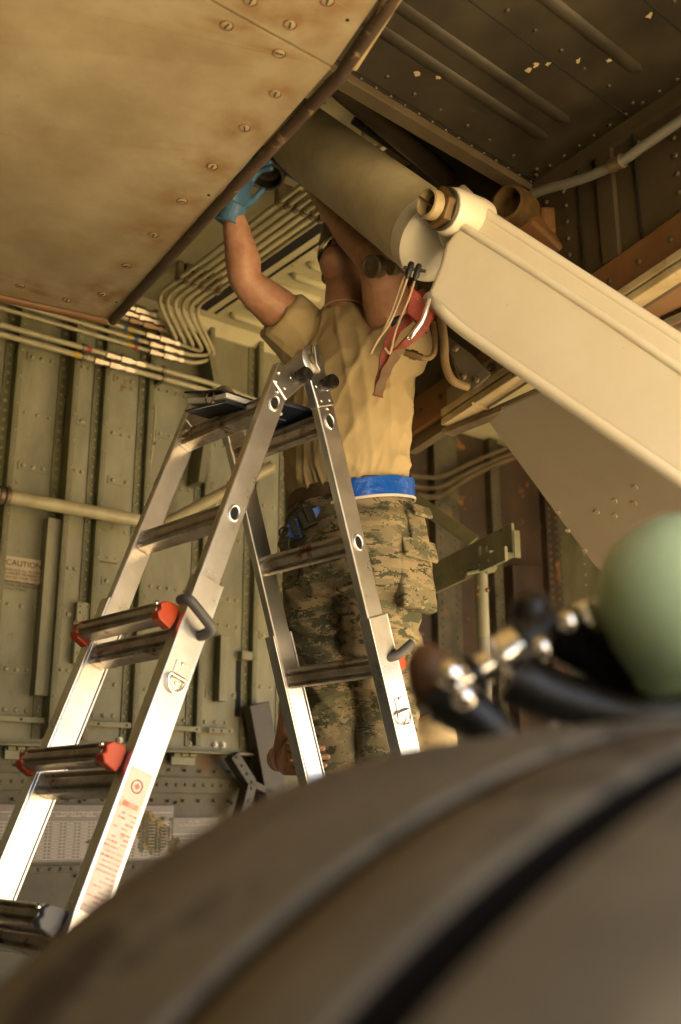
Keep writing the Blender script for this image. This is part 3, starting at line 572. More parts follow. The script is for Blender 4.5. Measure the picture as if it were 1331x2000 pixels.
# side wall of the bay, right
wn = rw.cross(UZ).normalized()
sw = thing('side_wall', wc - UZ * .5, 'brown stained riveted side wall under the wing skin', 'bay wall')
wfar = wc - rw * .55; wext2 = wr + rw * 1.2
def swp(px, py, off=0): return atP(px, py, wc + wn * off, wn)
if wn.dot(O - wc) < 0: wn = -wn
tz0, tz1 = swp(890, 822, .0), swp(1331, 536, .0)
def trackz(p): 
    t = (p - tz0).dot(rw) / (tz1 - tz0).dot(rw); return tz0.z + (tz1.z - tz0.z) * t
pw_ = [V((q.x, q.y, z)) for q, z in ((wfar, ZC), (wext2, ZC), (wext2, trackz(wext2)), (wfar, trackz(wfar)))]
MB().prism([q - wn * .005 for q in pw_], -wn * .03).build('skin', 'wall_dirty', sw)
m = MB()
for q0, q1, off in ((wfar, wext2, .0),):
    p0 = V((q0.x, q0.y, trackz(q0) + .085)); p1 = V((q1.x, q1.y, trackz(q1) + .085))
    MB().bar(p0 + wn * .006, p1 + wn * .006, wn * .01, UZ * .05).build('brown_band', 'brown_rail', sw, bevel=.003)
    r = MB(); r.rivets(p0 + wn * .016, p1 + wn * .016, .09, wn, .009); 
    for f in (.3, .45, .62, .8): r.rivets(V((q0.x, q0.y, 0)).lerp(V((q1.x, q1.y, 0)), f) + UZ * 2.4, V((q0.x, q0.y, 0)).lerp(V((q1.x, q1.y, 0)), f) + UZ * 2.68, .04, wn, .007)
    r.rivets(wfar + wn * .0 - UZ * .07, wext2 - UZ * .07, .06, wn, .0075); r.build('rivets', 'wall_dirty', sw, True, kind='stuff')
    for f in (.32, .40, .64): 
        qq = q0.lerp(q1, f); MB().bar(V((qq.x, qq.y, trackz(qq) + .14)), V((qq.x, qq.y, ZW - .01)), rw * .002, wn * .0025).build('seam', 'hole_dark', sw)
    qq = q0.lerp(q1, .36); MB().bar(V((qq.x, qq.y, trackz(qq) + .14)) , V((qq.x, qq.y, ZW - .01)), rw * .025, wn * .008).build('upright_strap', 'wall_dirty', sw, bevel=.002)
    MB().bar(q0 - UZ * .02, q1 - UZ * .02, wn * .012, UZ * .019).build('corner_angle', 'wall_dirty', sw)
random.seed(5)
tr = thing('edge_track', tz0, 'cream twin edge track with a dark groove along the bay opening', 'edge rail')
ta = tz0 + wn * .03; tb = tz1 + (tz1 - tz0).normalized() * .8 + wn * .03
for k, (o_, hh, mt) in enumerate(((.012, .011, 'lip_cream'), (-.014, .010, 'lip_cream'))): MB().bar(ta + UZ * o_, tb + UZ * o_, wn * .022, UZ * hh).build('rail', mt, tr, bevel=.003)
MB().bar(ta - wn * .01, tb - wn * .01, wn * .016, UZ * .008).build('groove_strip', 'seal_rubber', tr)
MB().bar(ta + UZ * .055 - wn * .02, ta.lerp(tb, .22) + UZ * .055 - wn * .02, wn * .02, UZ * .032).build('end_block', 'primer', tr, bevel=.003)
for f in (.05, .12): MB().lathe(ta.lerp(tb, f) + UZ * .06, wn, [(.012, 0), (.012, .008), (.007, .012)], 6).build('bolt', 'old_steel', tr)
MB().bar(ta - UZ * .04 + wn * .0, ta + (tb - ta).normalized() * .19 - UZ * .045 + E1 * .05, wn * .02, UZ * .008).build('lower_lip', 'old_steel', tr, bevel=.002)
MB().bar(ta - UZ * .026 + (tb - ta).normalized() * .02, ta - UZ * .026 + (tb - ta).normalized() * .14, wn * .03, UZ * .006).build('cover_plate', 'lip_cream', tr, bevel=.001)
# outer wing underside beyond the side wall; its unseen width is added to shade the ground
wo = thing('outer_wing', wfar + E1 * 2.5, 'dark brown outer wing underside beyond the edge track', 'aircraft panel')
wq = [wc - rw * .1 - wn * .04, wr + rw * 1.9 - wn * .04, wr + rw * 1.9 + E1 * 2.0, wc - rw * .1 + E1 * 2.0]
MB().prism([V((q.x, q.y, 2.42)) for q in wq], UZ * .5).build('skin', 'brown_rail', wo)
for k in range(1, 5): MB().bar(V((wq[0].x, wq[0].y, 2.415)) + E1 * k * .4, V((wq[1].x, wq[1].y, 2.415)) + E1 * k * .4, E1 * .02, UZ * .006).build('lap_joint', 'wall_dirty', wo)
# taped tube in the corner
tp = thing('taped_tube', swp(1060, 372, .03), 'grey taped tube along the corner under the wing', 'tube')
pth = smoothpath([swp(1000, 400, .05), swp(1060, 372, .05), swp(1130, 352, .05), swp(1205, 320, .05), swp(1265, 280, .05), swp(1331, 235, .05), swp(1420, 180, .05)])
MB().tube(pth, .0125, 10).build('tube_run', 'post_grey', tp, True)
MB().lathe(swp(1205, 320, .05), (swp(1265, 280, .05) - swp(1130, 352, .05)), [(.013, -.02), (.018, -.018), (.018, .018), (.013, .02)], 10).build('sleeve', 'old_steel', tp, True)

# dark recess clutter between wing edge and strut
for k, (a, b, r_, mt, lab) in enumerate(((atY(650, 160, 2.35), atY(960, 420, 2.95), .03, 'wall_dirty', 'dark olive duct under the wing edge'), (atY(690, 235, 2.7), atY(930, 400, 2.95), .012, 'seal_rubber', 'thin dark pipe in the recess above the strut'), (atY(720, 225, 2.75), atY(960, 385, 2.9), .009, 'old_steel', 'thin steel pipe in the recess above the strut'))):
    o_ = MB().tube([a, b], r_, 10).build('recess_pipe', mt, None, True); tag(o_, lab, 'pipe')
for (x, y, Y, s_, mt, lab) in ((730, 262, 2.85, .035, 'lip_cream', 'pale metal bracket in the dark recess'), (790, 300, 2.9, .05, 'brown_rail', 'dark red valve block above the strut'), (850, 330, 2.9, .045, 'black_plastic', 'black valve body above the strut'), (900, 355, 2.9, .035, 'old_steel', 'steel fitting above the pin lug')):
    c = atY(x, y, Y); t = thing('valve_block', c, lab, 'valve')
    MB().box(c, E1 * s_, E2 * s_ * .6, UZ * s_ * .45).build('block', mt, t, bevel=.006)
    MB().lathe(c + E1 * s_, E1, [(s_ * .3, 0), (s_ * .3, s_ * .4), (s_ * .18, s_ * .4), (s_ * .18, s_ * .9)], 10).build('stub', 'old_steel', t, True)

# ================================================================== SHOCK STRUT
def atD(px, py, depth): r_ = ray(px, py); return O + r_ * (depth / FPX)
sA, sB = atD(572, 258, 3.2), atD(846, 466, 2.60)
sdr = (sB - sA).normalized()
st = thing('shock_strut', sB, 'thick tan landing gear cylinder slanting behind the cream arm', 'landing gear')
MB().lathe(sA - sdr * .5, sdr, [(.101, 0), (.101, .5 + (sB - sA).length - .03), (.099, .5 + (sB - sA).length - .025)], 48).build('cylinder', 'strut_paint', st, True)
MB().lathe(sB - sdr * .03, sdr, [(.1, .002), (.1025, .004), (.1025, .05), (.09, .06), (.06, .065)], 48).build('end_collar', 'arm_cream', st, True)
for (x, y, dd, r_, L_) in ((742, 520, 2.78, .03, .07), (775, 525, 2.72, .016, .05)):
    c = atD(x, y, dd); k_ = MB().lathe(c, V((-.55, -.6, -.35)), [(r_ * .6, -L_ * .6), (r_ * .7, 0), (r_, .004), (r_, L_ * .5), (r_ * .85, L_ * .55), (r_ * .8, L_ * .5)], 20).build('drain_knob', 'old_steel', st, True)
# second lug and pin behind
lg = thing('pin_lug', atD(1010, 405, 2.75), 'brown round pin lug with open bore behind the cream arm', 'landing gear')
c = atD(1000, 402, 2.7); ax = V((-.55, -.75, -.1)).normalized()
MB().lathe(c - ax * .06, ax, [(.05, 0), (.052, .05), (.05, .055), (.046, .085), (.038, .088), (.036, .06), (.036, .03)], 24).build('bore_ring', 'brass', lg, True)
MB().bar(c - ax * .05, c + V((.16, .1, -.09)), V((.0, .03, .05)), V((.02, -.02, 0))).build('lug_arm', 'brown_rail', lg, bevel=.012)
MB().bar(c - ax * .05 + V((.07, 0, -.02)), c + V((.10, .25, .02)), V((0, 0, .04)), V((.02, 0, 0))).build('lug_web', 'brown_rail', lg, bevel=.01)

# ================================================================== CREAM ARM
aA, aB = atD(880, 455, 2.42), atD(1331, 808, 2.12)
ad = (aB - aA).normalized(); alen = (aB - aA).length + .9
aw = ray(1100, 640).normalized(); az_ = ad.cross(aw).normalized()     # width axis
if az_.z < 0: az_ = -az_
an = ad.cross(az_).normalized()
if an.dot(O - aA) < 0: an = -an
# tilt the arm a little so its upper side shows
tl = Matrix.Rotation(math.radians(0), 3, ad)
def am(px, py, depth_off=0): return atP(px, py, aA + an * depth_off, an)
ar = thing('brace_arm', aA, 'glossy cream landing gear brace arm with raised flanges and pin end', 'landing gear')
def poly_px(pts, off): return [am(x, y, off) for x, y in pts]
ex = lambda p, k: p + ad * k
upper = [(894, 361), (945, 410), (1331, 658)]; lower = [(1331, 960), (1018, 742), (930, 676), (895, 655), (883, 644), (850, 610), (819, 577)]
endp = [(824, 545), (851, 503), (848, 478), (836, 452), (828, 420), (836, 385), (860, 366)]
P_up = poly_px(upper, 0); P_lo = poly_px(lower, 0); P_en = poly_px(endp, 0)
out = P_up[:-1] + [P_up[-1], ex(P_up[-1], .9), ex(P_lo[0], .9)] + P_lo + P_en
web = MB().prism([p - an * .055 for p in out], -an * .12)
bo = web.build('beam', 'arm_cream', ar, bevel=.012, seg=3)
# raised front face set between two flanges: main face and rounded rails
fpoly = poly_px([(905, 425), (1331, 735)], 0); 
def pathoff(pts, off, k=.9): q = poly_px(pts, off); return q + [ex(q[-1], k)]
face = poly_px([(846, 520), (870, 480), (905, 455)], 0)
up_in = [(900, 425), (950, 465), (1014, 505), (1170, 606), (1331, 716)]; lo_in = [(835, 580), (900, 640), (1018, 722), (1331, 935)]
fp = poly_px([(826, 572), (852, 510), (862, 470)], 0) + poly_px(up_in, 0); fp = fp + [ex(fp[-1], .9)]
fl = poly_px(lo_in[::-1], 0); fp = fp + [ex(fl[0], .9)] + fl
MB().prism([p - an * .06 for p in fp], an * .045).build('face_plate', 'arm_cream', ar, bevel=.014, seg=4)
for pts, rr, off in ((lo_in, .016, -.028), ([(884, 430), (950, 472), (1014, 512), (1170, 613), (1331, 723)], .011, -.02)):
    pp = pathoff(pts, off); MB().tube(fillet(pp, .04, 4), rr, 12).build('flange_rail', 'arm_cream', ar, 'all')
pp = pathoff([(900, 372), (950, 422), (1331, 668)], -.07); MB().tube(fillet(pp, .04, 4), .016, 12).build('flange_rail', 'arm_cream', ar, 'all')
# eye end with bushing, hex nut and pin
ec = am(866, 408, 0)
eax = (an * .85 + V((-.52, 0, .04))).normalized()
MB().lathe(ec - eax * .12, eax, [(.052, 0), (.055, .02), (.055, .10), (.051, .114), (.04, .118)], 32).build('eye', 'arm_cream', ar, True)
MB().torus(ec - eax * .001, *frame(eax)[:2], .044, .006, 28, 8).build('grime_ring', 'frame_dark', ar, True)
nu = MB().lathe(ec - eax * .004, eax, [(.047, 0), (.047, .026), (.040, .030)], 6).build('hex_nut', 'brass', ar, bevel=.002)
MB().lathe(ec, eax, [(.034, .02), (.034, .050), (.030, .053), (.0275, .05), (.0265, .0)], 28).build('bush', 'lip_cream', ar, True)
MB().lathe(ec, eax, [(.026, .003), (.026, .006)], 24).build('bore', 'frame_dark', ar)
MB().tube([ec + eax * .045 - ad * .03, ec + eax * .045 + ad * .012], .003, 8).build('cotter_pin', 'brass', ar, True)

# ================================================================== TAUPE DOOR (lower right)
h0 = swp(945, 812, .0); hd = rw
bot = None
q = ray(1160, 1105)
nrm = None
# hinge line runs along the track; the leaf drops away to the right
best = None
for k in range(400):
    a_ = k * .004
    for b_ in (.34,):
        p = h0 + E1 * a_ - UZ * b_
    # projected x match
    rel = p - O; f_ = rel.y * _c + rel.z * _s; x_ = PCX + FPX * rel.x / f_; y_ = PCY - FPX * (-rel.y * _s + rel.z * _c) / f_
    e_ = abs((x_ - 945) / 215 - (y_ - 812) / 293)
    if best is None or e_ < best[0]: best = (e_, p, x_, y_)
dn_ = (best[1] - h0); k_ = 293 / max(60, best[3] - 812); lo0 = h0 + dn_ * k_
td = thing('gear_door', h0, 'smooth grey-tan gear door leaf hanging below the cream arm', 'gear door')
nn = hd.cross(dn_).normalized()
if nn.dot(O - h0) < 0: nn = -nn
lo1 = lo0 + hd * .12 + dn_.normalized() * .12
MB().prism([h0, h0 + hd * 2.2, lo1 + hd * 2.2 + dn_ * .4, lo1 + dn_ * .4, lo0], -nn * .035).build('leaf', 'taupe_panel', td, bevel=.006)
for x, y in ((1241, 952), (1201, 978), (1239, 983), (1166, 1000), (1201, 1007), (1090, 1000), (1109, 1036), (1250, 1322), (1142, 1075)):
    p = atP(x, y, h0, nn); MB().lathe(p, nn, [(.008, -.002), (.008, .0015), (.006, .003), (.003, .0022)], 12).build('screw', 'belly_paint', td, True)

# ================================================================== LADDER
HN = V((-.076, 2.45, 2.175)); HF = atZ(436, 790, 2.175)
hx = (HF - HN).normalized(); pf = V((-hx.y, hx.x, 0)); pf = pf if pf.y < 0 else -pf
KRS = {1: .375, -1: .333}; S0 = {1: .07, -1: .01}
la = thing('step_ladder', V((HN + HF) / 2 - UZ * 2.175), 'folding aluminium step ladder standing open with orange rung locks', 'ladder')
def railpt(base, sg, k, off=None):
    return base + pf * (sg * (S0[sg] + KRS[sg] * k)) - UZ * k
def rungpoly(c, d, n, hh, dd):      # closed ribbed profile
    pr = [(-hh, -dd), (-hh, dd * .7), (-hh * .72, dd), (-hh * .5, dd * .45), (-hh * .3, dd), (hh * .3, dd), (hh * .5, dd * .45), (hh * .72, dd), (hh, dd * .7), (hh, -dd)]
    return [c + d * a + n * b for a, b in pr]
for sg in (1, -1):
    nm = 'left' if sg > 0 else 'right'
    d = (pf * sg * KRS[sg] - UZ).normalized(); n = d.cross(hx).normalized()
    if n.dot(pf * sg) < 0: n = -n                    # outward normal of this side
    for base, si in ((HN, -1), (HF, 1)):
        a, b = railpt(base, sg, .035), railpt(base, sg, 1.45)
        m = MB()
        # hollow box rail: wide faces plus lipped edges
        m.bar(a, b, n * .028, hx * .0125); rl = m.build('inner_rail', 'aluminium', la, bevel=.004, seg=3)
        k0 = .585 if sg > 0 else .60
        a2, b2 = railpt(base, sg, k0), railpt(base, sg, 2.12)
        oo = hx * si * .004
        m = MB()
        m.bar(a2 + oo + hx * si * .0145, b2 + oo + hx * si * .0145, n * .033, hx * .003)
        m.bar(a2 + n * .0315 + oo, b2 + n * .0315 + oo, n * .0025, hx * .018); m.bar(a2 - n * .0315 + oo, b2 - n * .0315 + oo, n * .0025, hx * .018)
        m.build('outer_rail', 'aluminium', la, bevel=.0015)
        f0 = railpt(base, sg, 2.12); fd = V((f0.x, f0.y, 0)); MB().hexa([V((f0.x, f0.y, 0)) + x_ * .05 + y_ * .022 for x_, y_ in ((-pf, -hx), (pf, -hx), (pf, hx), (-pf, hx))] + [f0 + UZ * .05 + x_ * .042 + y_ * .02 for x_, y_ in ((-pf, -hx), (pf, -hx), (pf, hx), (-pf, hx))]).build('foot', 'black_plastic', la, bevel=.004)
        # swaged rung ends on the outside
        for k in (.135, .425, .715, 1.005, 1.295):
            if k > k0 and True: continue
            c = railpt(base, sg, k) + hx * si * .0125
            ho = MB().torus(c, d, n, .0185, .0035, 24, 8, .72).build('rung_rim', 'aluminium', la, True)
            MB().rings([[c + hx * si * z_ + d * (math.cos(t) * .0165) + n * (math.sin(t) * .0115) for t in [2 * math.pi * i / 16 for i in range(16)]] for z_ in (-.001, .0006)]).build('rung_bore', 'hole_dark', ho)
        for j, (kk, nn_) in enumerate(((.06, .017), (.085, -.012), (.085, .016), (.05, -.018), (.105, .003))):
            MB().rivet(railpt(base, sg, kk) + n * nn_ + hx * si * .0125, hx * si, .005).build('rivet', 'chrome', la, True)
    # inner rungs
    for k in (.135, .425, .715, 1.005, 1.295):
        c0_ = railpt(HN, sg, k) + hx * .0125; c1_ = railpt(HF, sg, k) - hx * .0125
        MB().prism(rungpoly(c0_, d, -n if sg < 0 else n, .026, .019), c1_ - c0_).build('rung', 'aluminium_rung', la, bevel=.002)
    # outer rungs with orange lock caps
    for k in ((.685, .975, 1.265, 1.555, 1.845) if sg > 0 else (.715, 1.005, 1.295, 1.585, 1.875)):
        c0_ = railpt(HN, sg, k) + n * .062 - hx * .016; c1_ = railpt(HF, sg, k) + n * .062 + hx * .016
        ru = MB().prism(rungpoly(c0_ + hx * .03, d, n, .02, .019), (c1_ - c0_) - hx * .06).build('outer_rung', 'aluminium_rung', la, bevel=.002)
        for c, si in ((c0_, -1), (c1_, 1)):
            pr = [(-.036, -.022), (-.03, .012), (-.012, .024), (.004, .018), (.016, .026), (.034, .014), (.045, -.022), (.02, -.03), (-.02, -.03)]
            MB().prism([c - hx * si * .014 + d * a * .68 + n * b * .85 for a, b in pr], -hx * si * .028).build('rung_lock_cap', 'orange_plastic' if k < 1.1 else 'grey_plastic', ru, bevel=.003)
            MB().lathe(c - hx * si * .03 + n * .022 - d * .01, n, [(.006, 0), (.006, .004), (.002, .005)], 12).build('lock_rivet', 'chrome', ru, True)
    # rung lock handle and D-ring
    kl = .66 if sg > 0 else .70
    c = railpt(HN, sg, kl) - hx * .022
    hp = fillet([c + n * .055, c + n * .055 - hx * .03, c - n * .02 - hx * .04 + d * .035, c - n * .02 + d * .045], .018) if sg > 0 else fillet([c - hx * -.01, c - hx * .012 + n * .02, c + n * .07 - hx * .022 - d * .02], .015)
    MB().tube(hp, .0115, 12).build('lock_handle', 'grey_plastic', la, True)
    c = railpt(HN, sg, .80 if sg > 0 else .825) - hx * .0225
    pl = MB().bar(c - d * .035 , c + d * .02, n * .014, hx * .0015).build('ring_plate', 'aluminium', la, bevel=.001)
    MB().tube([c + d * .0 - n * .016 - hx * .005, c + n * .016 - hx * .005], .0055, 10).build('ring_pivot', 'aluminium', pl, True)
    MB().tube([c - hx * .006 + n * (.022 * math.cos(t)) + d * (.018 - .0 + .028 * math.sin(t) - .014) for t in [math.pi * (i / 14) for i in range(15)]] + [c - hx * .006 - n * .022 + d * .0, c - hx * .006 + n * .022 + d * .0, c - hx * .006 + n * .022 + d * .004], .003, 8).build('d_ring', 'chrome', pl, True)
    for a_ in (-.03, .012): MB().rivet(c + d * a_ - hx * .002, -hx, .004).build('plate_rivet', 'chrome', pl, True)
# hinges
for base, si in ((HN, -1), (HF, 1)):
    c = base + UZ * .012
    hgp = thing_part = MB().lathe(c - hx * .016, hx, [(.034, 0), (.038, .003), (.038, .029), (.034, .032)], 28).build('hinge', 'aluminium', la, True)
    for sg in (1, -1):
        e = railpt(base, sg, .10); dd = (e - c); sdv2 = dd.normalized().cross(hx).normalized()
        m = MB(); m.hexa([c - hx * .0145 + sdv2 * .032, c - hx * .0145 - sdv2 * .032, c + hx * .0145 - sdv2 * .032, c + hx * .0145 + sdv2 * .032, e - hx * .0145 + sdv2 * .0295, e - hx * .0145 - sdv2 * .0295, e + hx * .0145 - sdv2 * .0295, e + hx * .0145 + sdv2 * .0295])
        m.build('hinge_arm', 'aluminium', hgp, bevel=.004)
        kb = c + (e - c) * .56 + sdv2 * (.006)
        MB().lathe(kb + hx * si * .012, hx * si, [(.014, 0), (.015, .012), (.012, .014), (.012, .022), (.018, .024), (.0185, .042), (.015, .047), (.005, .047), (.004, .044)], 20).build('hinge_knob', 'black_plastic', hgp, True)
    MB().prism([c + hx * si * .017 + UZ * a + pf * b for a, b in ((-.034, -.010), (-.02, .004), (.03, .012), (.036, .0), (.012, -.014), (-.02, -.018))], hx * si * .012).build('hinge_lever', 'aluminium', hgp, bevel=.003)
    MB().lathe(c + hx * si * .012, hx * si, [(.016, 0), (.016, .008), (.008, .011)], 20).build('hinge_pin', 'old_steel', hgp, True)
# warning sticker on the near left outer rail
d = (pf * KRS[1] - UZ).normalized(); n = d.cross(hx).normalized(); n = n if n.dot(pf) > 0 else -n
so = -hx * (.0125 + .0085 + .0008)
a, b = railpt(HN, 1, .985) + so, railpt(HN, 1, 1.24) + so
stk = MB().bar(a, b, n * .026, hx * .0004).build('warning_sticker', 'sticker', la)
def mark(k, w_, h_, off=0): c = railpt(HN, 1, k) + so - hx * .0008 + n * off; MB().bar(c - d * h_, c + d * h_, n * w_, hx * .0002).build('sticker_mark', 'sticker_red', stk)
c = railpt(HN, 1, 1.015) + so - hx * .0008; MB().torus(c, d, n, .012, .0016, 20, 4).build('sticker_mark', 'sticker_red', stk)
MB().prism([c + d * .007, c + n * .007, c - d * .007, c - n * .007], -hx * .0003).build('sticker_mark', 'sticker_red', stk)
mark(1.05, .018, .005)
random.seed(3)
for i in range(20):
    o_ = -.022
    while o_ < .017:
        w_ = random.uniform(.002, .007)
        if random.random() < .8: mark(1.066 + i * .0086, w_, random.uniform(.0009, .0018), o_ + w_)
        o_ += 2 * w_ + .002

# ------------------------------------------------------------------ binder on the ladder top
bc = atD(456, 792, 2.68) - UZ * .03
bi = thing('open_binder', bc, 'open navy ring binder with white pages lying across the ladder top', 'binder')
for sg, tl_ in ((1, .28), (-1, .22)):
    ox = (-pf * sg * .95 + UZ * tl_).normalized() if False else None
c = bc
def slab(o, x, y, z, name, mt): return MB().box(o, x, y, z).build(name, mt, bi, bevel=.003)
dx_ = (-pf).normalized(); 
x1 = (hx * .6 + UZ * .28).normalized(); 
c = atD(456, 792, 2.68)
slab(c + UZ * .012, hx * .082 + UZ * .022, pf * .095, UZ * .003 + hx * .0005, 'cover', 'navy')
slab(c + hx * .022 - UZ * .004, hx * .052 + UZ * .014, pf * .088, UZ * .008, 'pages', 'paper')
slab(c - hx * .058 - UZ * .018, hx * .03 + UZ * .004, pf * .088, UZ * .007, 'pages', 'paper')
slab(c - hx * .01 - UZ * .03, hx * .085 + UZ * .012, pf * .095, UZ * .003, 'cover', 'navy')
MB().torus(c - hx * .028 + pf * .092 - UZ * .012, hx, UZ, .016, .0018, 18, 6).build('ring', 'brass', bi, True)
cc2 = railpt(HN, -1, .135).lerp(railpt(HF, -1, .135), .34) + UZ * .037
fo = tag(MB().box(cc2 + pf * .05, hx * .085, pf * .10 - UZ * .004, UZ * .006).build('folder', 'navy', None, bevel=.003), 'dark navy folder lying flat between the ladder rails', 'folder')

# ================================================================== MECHANIC
def D(px, py, dep): return atD(px, py, dep)
fc = V((-.7, -.71, 0)).normalized(); lt = V((.71, -.70, 0)).normalized()     # facing and his left
belt = D(683, 978, 2.97); neck = D(676, 622, 3.02)
pn = thing('person', V((belt.x, belt.y, .87)), 'mechanic in tan shirt and camouflage trousers reaching up into the bay', 'person')
up_t = (neck - belt).normalized()
def ell(c, x, y, n=28, p=2.3):
    out = []
    for k in range(n):
        t = 2 * math.pi * k / n; a, b = math.cos(t), math.sin(t)
        out.append(c + x * (math.copysign(abs(a) ** (2 / p), a)) + y * (math.copysign(abs(b) ** (2 / p), b)))
    return out
def limb(m, pts, rad, n=18, endcap=True):
    pp = smoothpath(pts, 6); rr = []
    k = len(pts) - 1
    for i in range(len(pp)):
        t = i / 6; j = min(int(t), k - 1); f = t - j; rr.append(rad[j] * (1 - f) + rad[min(j + 1, k)] * f)
    m.tube(pp, rr, n); m.ball(pp[0], rr[0] * .98)
    if endcap: m.ball(pp[-1], rr[-1] * .98)
shL = D(592, 648, 3.06); elL = D(484, 552, 3.0); wrL = D(456, 420, 2.98)
shR = D(776, 660, 2.90); elR = D(735, 512, 2.84); wrR = D(610, 352, 3.22)
# body: head, neck, arms, torso core
m = MB()
hc = D(683, 525, 3.12)                                # head centre
fdir = (V((-.48, -.88, 0)) * .76 + UZ * .64).normalized(); sdir = V((.88, -.48, 0)).normalized(); hup = sdir.cross(fdir).normalized()
hup = hup if hup.dot(UZ) > 0 else -hup
ax = (sdir, fdir, hup)
m.ball(hc, .075, .092, .088, ax); m.ball(hc + hup * .03 - fdir * .012, .077, .095, .08, ax)
m.ball(hc + fdir * .045 - hup * .055, .055, .05, .055, ax); m.ball(hc + fdir * .066 - hup * .078, .034, .026, .024, ax)          # jaw, chin
m.ball(hc + fdir * .085 - hup * .055, .026, .012, .013, ax)                                                                     # lips
m.ball(hc + fdir * .095 - hup * .022, .014, .017, .014, ax); m.ball(hc + fdir * .092 + hup * .0, .011, .018, .03, ax)
m.ball(hc + fdir * .078 + hup * .025, .055, .016, .014, ax)
for s_ in (-1, 1):
    m.ball(hc + sdir * .077 * s_ - fdir * .005 - hup * .005, .011, .022, .032, ax); m.ball(hc + sdir * .03 * s_ + fdir * .07 - hup * .015, .022, .02, .02, ax)
m.tube([neck - up_t * .06 , neck + up_t * .02, hc - hup * .05 - fdir * .015], [.068, .062, .058], 20)
limb(m, [shL, shL.lerp(elL, .5), elL, elL.lerp(wrL, .35), wrL], [.066, .061, .046, .050, .030])
limb(m, [shR, shR.lerp(elR, .5), elR, elR.lerp(wrR, .35), wrR], [.070, .066, .050, .052, .032])
m.rings([ell(belt, lt * .14, fc * .10), ell(belt.lerp(neck, .5), lt * .15, fc * .10), ell(belt.lerp(neck, .85), lt * .15, fc * .085), ell(neck, lt * .07, fc * .06)])
fuse(m, .0055, 5).build('body', 'skin', pn, 'all')
for s_ in (-1, 1):
    MB().ball(hc + sdir * .031 * s_ + fdir * .078 + hup * .006, .012).build('eye', 'skin_hair', pn, 'all')
    MB().ball(hc + sdir * .007 * s_ + fdir * .104 - hup * .034, .0042, .004, .004, ax).build('nostril', 'hole_dark', pn, 'all')
MB().ball(hc + fdir * .0875 - hup * .055, .023, .0115, .006, ax).build('lips', 'lip_skin', pn, 'all')
MB().ball(hc + hup * .035 - fdir * .022, .081, .092, .078, ax).build('hair', 'skin_hair', pn, 'all')
# cap with bill and clear glasses
cp = MB(); cp.ball(hc + hup * .045 - fdir * .006, .086, .1, .074, ax, 24, 12); fuse(cp, .006, 3).build('cap', 'cap_cloth', pn, 'all')
bl = MB(); R_ = []
for i in range(11):
    t = -1 + 2 * i / 10; c = hc + hup * (.05 - .018 * t * t) + fdir * (.085 + .075 * (1 - t * t)) + sdir * (.078 * t); b0 = hc + hup * (.052 - .012 * t * t) + fdir * (.07 + .025 * (1 - t * t)) + sdir * (.078 * t)
    R_.append([b0 - hup * .003, c - hup * .003, c + hup * .003, b0 + hup * .003])
bl.rings(R_).build('cap_bill', 'cap_cloth', pn, True)
gl = MB()
R_ = []
for i in range(13):
    t = math.pi * (i / 12) ; dr = sdir * math.cos(t) * .078 + fdir * (.045 + .068 * math.sin(t)); R_.append([hc + dr + hup * .03, hc + dr - hup * .016, hc + dr * .97 - hup * .016, hc + dr * .97 + hup * .03])
gl.rings(R_).build('safety_glasses', 'lens', pn, True)
# shirt
def folds(p, n):
    q = p - belt; a = math.atan2(q.dot(lt), q.dot(fc)); h = q.dot(up_t)
    up = max(0, min(1, h * 3.2)); rid = lambda u, v, w_: max(0, 1 - 2.6 * abs(mnoise.noise(V((u, v, w_)))))
    f = .007 * mnoise.noise(V((a * 2.2, h * 2.2, 1.3)))
    f += .006 * up * rid(a * 3.4 + h * 2.5, h * 1.3, 4.0) ** 2                 # long hanging folds
    f += .0055 * up * rid(a * 2.4 - h * 5.5, h * 2.0, 7.0) ** 2                 # drag lines to the raised arms
    f += .005 * rid(p.x * 9 + p.z * 5, p.y * 8, p.z * 11) ** 2
    f += .007 * rid(a * 5.5, h * 9, 3.0) ** 2 * math.exp(-(h / .09) ** 2)      # bunching above the belt
    f -= .012 * math.exp(-((h + .012) / .016) ** 2)
    return f
m = MB()
rows = [(-.02, .160, .128, 0), (.02, .170, .142, .006), (.07, .176, .150, .012), (.14, .176, .148, .008), (.22, .184, .140, 0), (.30, .192, .132, -.004), (.37, .188, .120, -.006), (.42, .165, .10, -.006), (.455, .12, .085, -.004), (.485, .078, .074, 0)]
L_ = (neck - belt).length; kf = L_ / .485
m.rings([ell(belt + up_t * (h * kf) + fc * o_, lt * a, fc * b, 32, 2.25) for h, a, b, o_ in rows])
slL = shL.lerp(elL, .40); slR = shR.lerp(elR, .16)
limb(m, [belt.lerp(neck, .78) - lt * .07, shL - up_t * .015, slL - up_t * .008], [.082, .080, .077], endcap=False); limb(m, [belt.lerp(neck, .75) + lt * .06, shR - up_t * .03, slR], [.085, .080, .078], endcap=False)
sh = fuse(m, .0058, 6, folds)
sh.build('shirt', 'shirt', pn, 'all')
x_, y_, _ = frame((hc - neck).normalized()); MB().torus(neck + up_t * .004, x_, y_, .072, .004, 36, 6).build('collar', 'shirt', pn, 'all')
